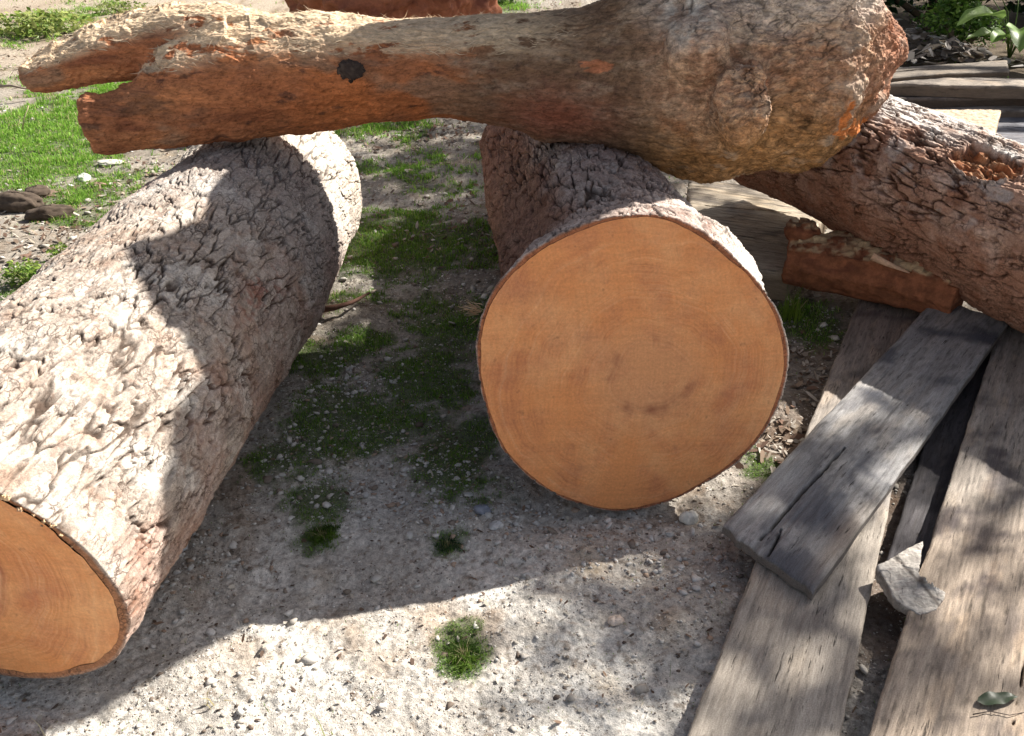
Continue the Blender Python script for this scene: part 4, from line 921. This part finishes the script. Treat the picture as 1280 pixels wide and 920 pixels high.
# curled dead twig behind the left log and bark strip between the logs
def twig(name, pts, r0, r1, colr, label, cat="twig", n=7):
    P_ = [(*p_, r0 + (r1 - r0)*k/(len(pts) - 1), r0 + (r1 - r0)*k/(len(pts) - 1)) for k, p_ in enumerate(pts)]
    v_, f_ = tube(P_, n); o = mesh_np(name, v_, [np.array([f for f in f_ if len(f) == 4]), np.array([f for f in f_ if len(f) == 3])], M_wood_rough, None, np.tile(np.array(colr), (len(v_), 1)))
    tag(o, label, cat); recentre(o); return o
twig("branch", [gp(398, 388, .02), gp(420, 384, .035), gp(440, 378, .03), gp(462, 366, .03)], .012, .004, (.10, .05, .035), "dark crooked dead branch on the ground between the left and middle logs", "branch")
twig("twig", [gp(0, 108, .04), gp(14, 107, .06), gp(28, 110, .05), gp(46, 112, .03)], .008, .005, (.25, .2, .16), "thin brown twig in the grass left of the fork's upper limb")
twig("twig", [gp(28, 162, .01), gp(30, 148, .07), gp(36, 132, .13)], .004, .002, (.45, .38, .25), "pale upright stalk in the bright grass at the left")
twig("twig", [gp(1216, 893, .073), gp(1238, 889, .075), gp(1262, 894, .074), gp(1288, 889, .073)], .0011, .0006, (.06, .045, .04), "thin dark twig lying on the widest plank near the bottom right corner")
# splinters
def samp2(r_):
    a = np.array(Q(598, 388, 1.86)) + r_.normal(0, .006, 3); d = np.array([-1, r_.normal(0, .25), r_.normal(-.15, .4)]); d /= np.linalg.norm(d); return a, d, np.array([0, 0, 1.])
V, F, C = strips(26, samp2, (.02, .045), (.001, .0025), lambda r_: np.array([.62, .45, .28])*r_.uniform(.7, 1.1), 9)
o = mesh_np("splinters", V, F, M_fibre, centre, C, False); reparent(o, centre)
V = []
# ------------------------------------------------------------------ plants
def blades(x, y, z, h, w, colr, seed, lean=.5, segs=2):
    """vectorised bent grass blades"""
    r_ = np.random.default_rng(seed); n = len(x); a = r_.uniform(0, 6.28, n); b = r_.uniform(0, 6.28, n)
    d = np.stack([np.cos(a), np.sin(a), np.zeros(n)], -1); s = np.stack([np.cos(b), np.sin(b), np.zeros(n)], -1); up = np.array([0, 0, 1.])
    ln_ = np.abs(r_.normal(0, lean, n))[:, None]; p0 = np.stack([x, y, z], -1); h = h[:, None]; w = w[:, None]
    p1 = p0 + up*h*.55 + d*h*ln_*.25; p2 = p0 + up*h*(1 - .3*np.minimum(ln_, 1.5)) + d*h*ln_*.8
    V = np.stack([p0 - s*w, p0 + s*w, p1 + s*w*.8, p1 - s*w*.8, p2], 1).reshape(-1, 3)
    k = np.arange(n)[:, None]*5
    return V, [k + np.array([[0, 1, 2, 3]]), k + np.array([[3, 2, 4]])], np.repeat(colr, 5, 0)
def gcol(n, seed, dark=(.08, .18, .02), light=(.27, .47, .07), dry=(.42, .38, .2), pd=.12):
    r_ = np.random.default_rng(seed); t = r_.random(n); c_ = mix(np.tile(np.array(dark), (n, 1)), light, t**1.3)
    k = r_.random(n) < pd; c_[k] = np.array(dry)*r_.uniform(.6, 1.1, (k.sum(), 1)); return c_
n = 1900000; xs_, ys_ = rnd_xy(n, 1.0, 9.5, 1.25)
g_ = green(xs_, ys_); pn = fbm(np.stack([xs_*9, ys_*9, xs_*0], -1), 3, 41)
keep = (rng.random(n) < np.clip(g_**1.5*(.8 + 1.0*pn) + .004, 0, 1)); xs_, ys_ = xs_[keep], ys_[keep]; pn = pn[keep]; n = len(xs_); print("grass blades", n)
sc = np.clip(ys_/2.2, .8, 2.6); h_ = rng.uniform(.004, .0125, n)*sc*(1 + .7*pn)*np.where(rng.random(n) < .03, 2.0, 1); w_ = rng.uniform(.0006, .0013, n)*sc
cg = gcol(n, 5); cg *= (1 + .25*sst(3.5, 4.5, ys_))[:, None]
V, F, C = blades(xs_, ys_, gheight(xs_, ys_) - .002, h_, w_, cg, 6, .7)
tag(mesh_np("grass", V, F, M_grass, None, C, False), "short mossy green grass in patches on the soil", "grass", kind="stuff")
def tuft(name, px, py, rx, ry, n, hh, ww, label, cat, seed, z=0, lean=1.0, light=(.15, .25, .035), dark=(.04, .09, .012), pd=.08):
    r_ = np.random.default_rng(seed); x0, y0 = P(px, py, z); a = r_.uniform(0, 6.28, n); q_ = np.sqrt(r_.random(n))*(1 + .5*np.sin(a*3 + seed)*r_.random(n) + .25*np.sin(a*7 + seed*2))
    x_ = x0 + np.cos(a)*q_*rx; y_ = y0 + np.sin(a)*q_*ry; h_ = r_.uniform(*hh, n)*(1.1 - .5*q_); w_ = r_.uniform(*ww, n)
    V, F, C = blades(x_, y_, gheight(x_, y_) - .002, h_, w_, gcol(n, seed, dark, light, pd=pd), seed + 1, lean)
    o = mesh_np(name, V, F, M_grass, None, C, False); tag(o, label, cat); recentre(o); return o
tuft("grass_tuft", 578, 815, .030, .040, 900, (.012, .034), (.0006, .0014), "bright green tuft alone in the sunlit soil in front of the middle log", "grass tuft", 51)
tuft("grass_tuft", 560, 680, .030, .022, 420, (.008, .022), (.0006, .0013), "small bluish-green tuft in the shade below the middle log's lower left rim", "grass tuft", 53, dark=(.03, .07, .03), light=(.08, .15, .05))
tuft("grass_tuft", 403, 665, .035, .030, 700, (.010, .028), (.0006, .0013), "dark green tuft at the lower end of the shaded grass patch", "grass tuft", 55)
tuft("grass_tuft", 990, 395, .035, .03, 90, (.06, .15), (.0012, .0026), "tall yellow-green tuft between the middle log and the red timber", "grass tuft", 57, light=(.25, .36, .05), dark=(.12, .22, .03), lean=.45)
def sprout(px, py, hs, label, seed, colr=(.22, .26, .07)):
    r_ = np.random.default_rng(seed); x0, y0 = P(px, py); n = len(hs); x_ = x0 + r_.normal(0, .006, n); y_ = y0 + r_.normal(0, .006, n)
    V, F, C = blades(x_, y_, gheight(x_, y_) - .002, np.array(hs), np.full(n, .0014), np.tile(np.array(colr), (n, 1))*r_.uniform(.7, 1.2, (n, 1)), seed, .6)
    o = mesh_np("grass_sprout", V, F, M_grass, None, C, False); tag(o, label, "grass blade"); recentre(o)
sprout(410, 915, [.055, .03, .02], "thin green sprout standing at the bottom edge of the sunlit soil", 61)
sprout(262, 878, [.04, .03, .045, .02], "dry yellowish sprout in the sunlit soil right of the left log's face", 63, (.42, .36, .18))
sprout(228, 925, [.04, .03], "short green sprout at the very bottom, below the dry yellowish one", 65)
sprout(58, 915, [.05, .035], "pale straw-coloured sprout under the left log's sawn face", 67, (.6, .54, .38))
def leaves(cen, rad3, n, size, pal, seed, mat, shell=.35, elong=1.8):
    """loose cloud of folded leaves inside an ellipsoid"""
    r_ = np.random.default_rng(seed); d = r_.normal(0, 1, (n, 3)); d /= np.linalg.norm(d, axis=1, keepdims=True)
    rr = r_.random(n)**shell; p_ = np.array(cen) + d*rr[:, None]*np.array(rad3)*(1 + .3*fbm(d*2.5, 3, seed))[:, None]
    return leaf_cards(p_, size, pal, seed + 1, elong)
def leaf_cards(p_, size, pal, seed, elong=1.8):
    r_ = np.random.default_rng(seed); n = len(p_); a = r_.normal(0, 1, (n, 3)); a[:, 2] *= .5; a /= np.linalg.norm(a, axis=1, keepdims=True)
    up = r_.normal(0, .6, (n, 3)) + np.array([0, 0, 1.]); s = np.cross(a, up); s /= np.linalg.norm(s, axis=1, keepdims=True); u = np.cross(s, a)
    L = (r_.uniform(.6, 1.3, n)*size)[:, None]; W = L/elong
    V = np.stack([p_ - a*L*.5, p_ - a*L*.05 + s*W*.5 + u*L*.08, p_ + a*L*.5 - u*L*.1, p_ - a*L*.05 - s*W*.5 + u*L*.08, p_ - a*L*.02], 1).reshape(-1, 3)
    k = np.arange(n)[:, None]*5; F = np.concatenate([k + np.array([[0, 1, 4]]), k + np.array([[1, 2, 4]]), k + np.array([[2, 3, 4]]), k + np.array([[3, 0, 4]])])
    c_ = np.array(pal)[r_.integers(len(pal), size=n)]*r_.uniform(.7, 1.25, (n, 1)); return V, F, np.repeat(c_, 5, 0)
def weed(px, py, rad3, n, size, pal, label, seed, cat="weed", name="weed"):
    x0, y0 = P(px, py); z0 = float(gh1(x0, y0)[0]); root = empty(name, label, cat, (x0, y0, z0))
    V, F, C = leaves((0, 0, rad3[2]*.8), rad3, n, size, pal, seed, M_leaf); V[:, 2] = np.maximum(V[:, 2], .003)
    mesh_np("foliage", V, [F], M_leaf, root, C, False)
    r_ = np.random.default_rng(seed + 3); vs_, fs_, o_ = [], [], 0
    for k in range(7):
        a = r_.uniform(0, 6.28); e = r_.uniform(.3, .8); v_, f_ = tube([(0, 0, 0, .003, .003), (math.cos(a)*rad3[0]*e*.5, math.sin(a)*rad3[1]*e*.5, rad3[2]*.8, .0025, .0025), (math.cos(a)*rad3[0]*e, math.sin(a)*rad3[1]*e, rad3[2]*1.4, .001, .001)], 5)
        vs_.append(v_); fs_ += [[i + o_ for i in f] for f in f_]; o_ += len(v_)
    V = np.concatenate(vs_); mesh_np("stem", V, [np.array([f for f in fs_ if len(f) == 4]), np.array([f for f in fs_ if len(f) == 3])], M_wood_rough, root, np.tile(np.array([.12, .14, .04]), (len(V), 1)))
LG = [(.20, .30, .05), (.28, .38, .08), (.12, .22, .035)]
weed(38, 350, (.10, .06, .05), 420, .020, LG, "light green leafy weed left of the left log in the litter", 71)
weed(75, 320, (.05, .04, .04), 160, .016, LG, "smaller light green weed touching the left log's edge", 72)
weed(55, 40, (.42, .28, .09), 800, .05, [(.26, .32, .08), (.34, .38, .12), (.16, .24, .05)], "yellow-green weed clump on the bare earth at the top left corner", 73)
weed(150, 14, (.25, .2, .06), 260, .04, [(.16, .22, .05), (.26, .30, .10)], "low weed clump right of the yellow-green one at the top left", 74)
weed(618, 2, (.28, .2, .12), 700, .04, [(.06, .11, .02), (.10, .17, .03)], "dark green weed behind the waist of the forked log at the top edge", 76)
# dark bush and feathery plant at the top right
def bush(name, x0, y0, cl_, n, size, pal, label, cat, seed, trunkh=.9):
    root = empty(name, label, cat, (x0, y0, 0)); Vs, Fs, Cs, o_ = [], [], [], 0
    for k, (c_, r3) in enumerate(cl_):
        V, F, C = leaves(c_, r3, n, size, pal, seed + k*5, M_leaf, .4, 1.9); V[:, 2] = np.maximum(V[:, 2], .01); Vs.append(V); Fs.append(F + o_); Cs.append(C); o_ += len(V)
    mesh_np("foliage", np.concatenate(Vs), [np.concatenate(Fs)], M_leaf, root, np.concatenate(Cs), False)
    r_ = np.random.default_rng(seed); vs_, fs_, o_ = [], [], 0
    for c_, r3 in cl_:
        m_ = np.array(c_)*.55 + r_.normal(0, .06, 3); v_, f_ = tube([(0, 0, -.03, .03, .03), (*m_, .02, .02), (*c_, .008, .008)], 7); vs_.append(v_); fs_ += [[i + o_ for i in f] for f in f_]; o_ += len(v_)
    V = np.concatenate(vs_); mesh_np("stem", V, [np.array([f for f in fs_ if len(f) == 4]), np.array([f for f in fs_ if len(f) == 3])], M_wood_rough, root, np.tile(np.array([.12, .09, .06]), (len(V), 1)))
    return root
DG = [(.012, .035, .010), (.02, .055, .014), (.03, .08, .018)]
bush("bush", 3.3, 8.0, [((-.75, 0, .45), (.6, .5, .5)), ((.1, .1, .6), (.7, .5, .6)), ((.9, 0, .5), (.6, .5, .5)), ((.3, .3, 1.2), (.9, .6, .5))], 2600, .085, DG, "dark green bush in deep shade at the top right", "bush", 81)
bush("bush", 5.2, 8.3, [((-.5, 0, .5), (.6, .5, .5)), ((.3, .1, .7), (.7, .5, .6))], 2200, .085, DG, "dark green bush beyond the right edge of the deep-shaded one", "bush", 91)
bx_, by_ = P(1195, 62)
bush("plant", bx_, by_, [((-.12, 0, .18), (.20, .15, .16)), ((.14, .05, .14), (.20, .15, .13)), ((.0, .1, .30), (.15, .12, .13))], 700, .04, [(.12, .24, .04), (.20, .33, .06), (.07, .15, .025)], "mid green feathery plant in front of the dark bush", "plant", 101)
def big_leaf(L, W, droop, colr, seed):
    nu, nw = 12, 7; u = np.linspace(0, 1, nu); w = np.linspace(-1, 1, nw); U, Wg = np.meshgrid(u, w, indexing='ij')
    wid = W*np.sin(np.pi*np.clip(U, 0, 1)**.75)**.8*.5 + .0008
    X_ = U*L; Y_ = Wg*wid; Z_ = np.abs(Wg)*wid*.45 + .25*L*U - droop*L*U**2 + .01*np.sin(U*14 + seed)*np.abs(Wg)
    c_ = np.array(colr)*(1 - .25*np.exp(-(Wg.ravel()/.12)**2))[:, None]*(.92 + .16*np.sin(U.ravel()*40)[:, None]**2)
    return np.stack([X_, Y_, Z_], -1).reshape(-1, 3), grid_faces(nu, nw), c_
def broadleaf(px, py, label, seed, specs):
    x0, y0 = P(px, py); root = empty("plant", label, "plant", (x0, y0, float(gh1(x0, y0)[0])))
    for k, (az, el, st_l, L, W, dr) in enumerate(specs):
        a = R(az); h = st_l; base = np.array([math.cos(a)*st_l*.55, math.sin(a)*st_l*.55, h])
        V, F, C = big_leaf(L, W, dr, (.20, .34, .07) if k % 3 else (.28, .42, .12), seed + k); ca, sa, ce, se = math.cos(a), math.sin(a), math.cos(R(el)), math.sin(R(el))
        V = V @ np.array([[ce, 0, se], [0, 1, 0], [-se, 0, ce]]); V = V @ np.array([[ca, sa, 0], [-sa, ca, 0], [0, 0, 1]]) + base
        mesh_np("leaf", V, [F], M_leaf, root, C)
        v_, f_ = tube([(0, 0, -.02, .005, .005), (*(base*np.array([.35, .35, .6])), .004, .004), (*base, .003, .003)], 6)
        mesh_np("stem", v_, [np.array([f for f in f_ if len(f) == 4]), np.array([f for f in f_ if len(f) == 3])], M_leaf, root, np.tile(np.array([.16, .24, .06]), (len(v_), 1)))
broadleaf(1262, 70, "broad-leaved plant with glossy light green leaves at the right edge near the top", 111,
          [(200, 5, .26, .36, .19, .4), (170, 15, .40, .38, .20, .55), (250, 0, .20, .34, .18, .5), (300, 5, .30, .34, .18, .5), (20, 10, .36, .36, .19, .45), (120, 20, .46, .34, .18, .5), (75, 25, .44, .32, .17, .4), (225, 10, .14, .30, .16, .4), (340, 0, .20, .30, .15, .5), (190, 10, .12, .28, .14, .4)])
V, F, C = big_leaf(.075, .026, .22, (.045, .065, .04), 3); lx, ly = P(1222, 876, .078)
V = V*np.array([1, 1, .22]); V = V @ np.array([[math.cos(.15), math.sin(.15), 0], [-math.sin(.15), math.cos(.15), 0], [0, 0, 1]]) + np.array([lx, ly, .077]); o = mesh_np("leaf", V, [F], M_leaf, None, C); tag(o, "small dark green leaf lying on the widest plank beside the thin twig", "leaf"); recentre(o)
# heap of chips and debris in front of the bush
V, F, C = chips(420, around([sp(1150, 72, 32, 8), sp(1200, 84, 40, 5), sp(1130, 62, 20, 8)]), (.015, .07), (.008, .03), [(.30, .27, .24), (.18, .15, .13), (.5, .47, .44), (.10, .08, .06)], 8, .03)
V[:, 2] += .16*np.exp(-((V[:, 0] - P(1150, 72)[0])/.35)**2)*np.random.default_rng(3).random(len(V)//6).repeat(6)
tag(mesh_np("wood_debris", V, [F], M_fibre, None, C, False), "grey wood chips and scraps heaped before the bushes", "wood chips", kind="stuff")

# ------------------------------------------------------------------ shade tree standing out of the picture at the right
def tree(x0, y0, limbs, clusters, label, n=1500, size=.10, seed=0):
    root = empty("tree", label, "tree", (x0, y0, 0)); vs_, fs_, o_ = [], [], 0
    for pts in limbs:
        v_, f_ = tube(pts, 12); v_ = v_ + (fbm(v_*3, 3, seed)*.04)[:, None]*np.array([1, 1, 0]); vs_.append(v_); fs_ += [[i + o_ for i in f] for f in f_]; o_ += len(v_)
    V = np.concatenate(vs_); mesh_np("trunk", V, [np.array([f for f in fs_ if len(f) == 4]), np.array([f for f in fs_ if len(f) == 3])], M_wood_rough, root, np.tile(np.array([.18, .14, .11]), (len(V), 1)))
    Vs, Fs, Cs, o_ = [], [], [], 0
    for k, (c_, r3, dn_) in enumerate(clusters):
        V, F, C = leaves(c_, r3, int(n*dn_), size, [(.05, .10, .02), (.08, .15, .03), (.04, .08, .02)], seed + k*3, M_leaf, .5, 2.0); Vs.append(V); Fs.append(F + o_); Cs.append(C); o_ += len(V)
    mesh_np("crown", np.concatenate(Vs), [np.concatenate(Fs)], M_leaf, root, np.concatenate(Cs), False)
TX, TY = 7.2, 6.4
def over(gx_, gy_, h):
    """place at height h on the sun's ray through the ground point"""
    t = h/math.tan(SUN_EL); return (gx_ + t*math.sin(SUN_AZ) - TX, gy_ + t*math.cos(SUN_AZ) - TY, h)
CL = [(over(-.15, 3.7, 4.2), (1.0, .9, .5), 1.3), (over(.2, 4.6, 4.4), (1., .8, .5), 1.3), (over(-.1, 2.7, 4.0), (.6, .35, .3), .35), (over(1.0, 1.4, 4.3), (.40, .3, .3), .06), (over(.33, 1.45, 4.3), (.32, .26, .3), .24), (over(.5, 1.15, 4.3), (.25, .2, .2), .08), (over(1.2, 2.05, 4.3), (.22, .28, .3), .20), (over(.62, 1.78, 4.3), (.16, .16, .2), .08),
      (over(3.5, 8.2, 4.5), (1.6, 1.0, .7), 1.6), (over(2.6, 6.6, 4.2), (.8, .6, .4), .5), (over(-.6, 5.3, 4.6), (.5, .4, .4), .4)]
LB = [[(0, 0, -.1, .26, .26), (.05, 0, 1.5, .2, .2), (0, .05, 3.2, .15, .15), (.1, 0, 4.6, .10, .10), (0, 0, 5.6, .04, .04)]]
for c_, r3, d_ in CL: LB.append([(0, .02, 2.6, .08, .08), (c_[0]*.5, c_[1]*.5, 3.6, .045, .045), (*c_, .012, .012)])
tree(TX, TY, LB, CL, "leafy shade tree out of frame to the right, its branches reaching over the log pile", seed=131)
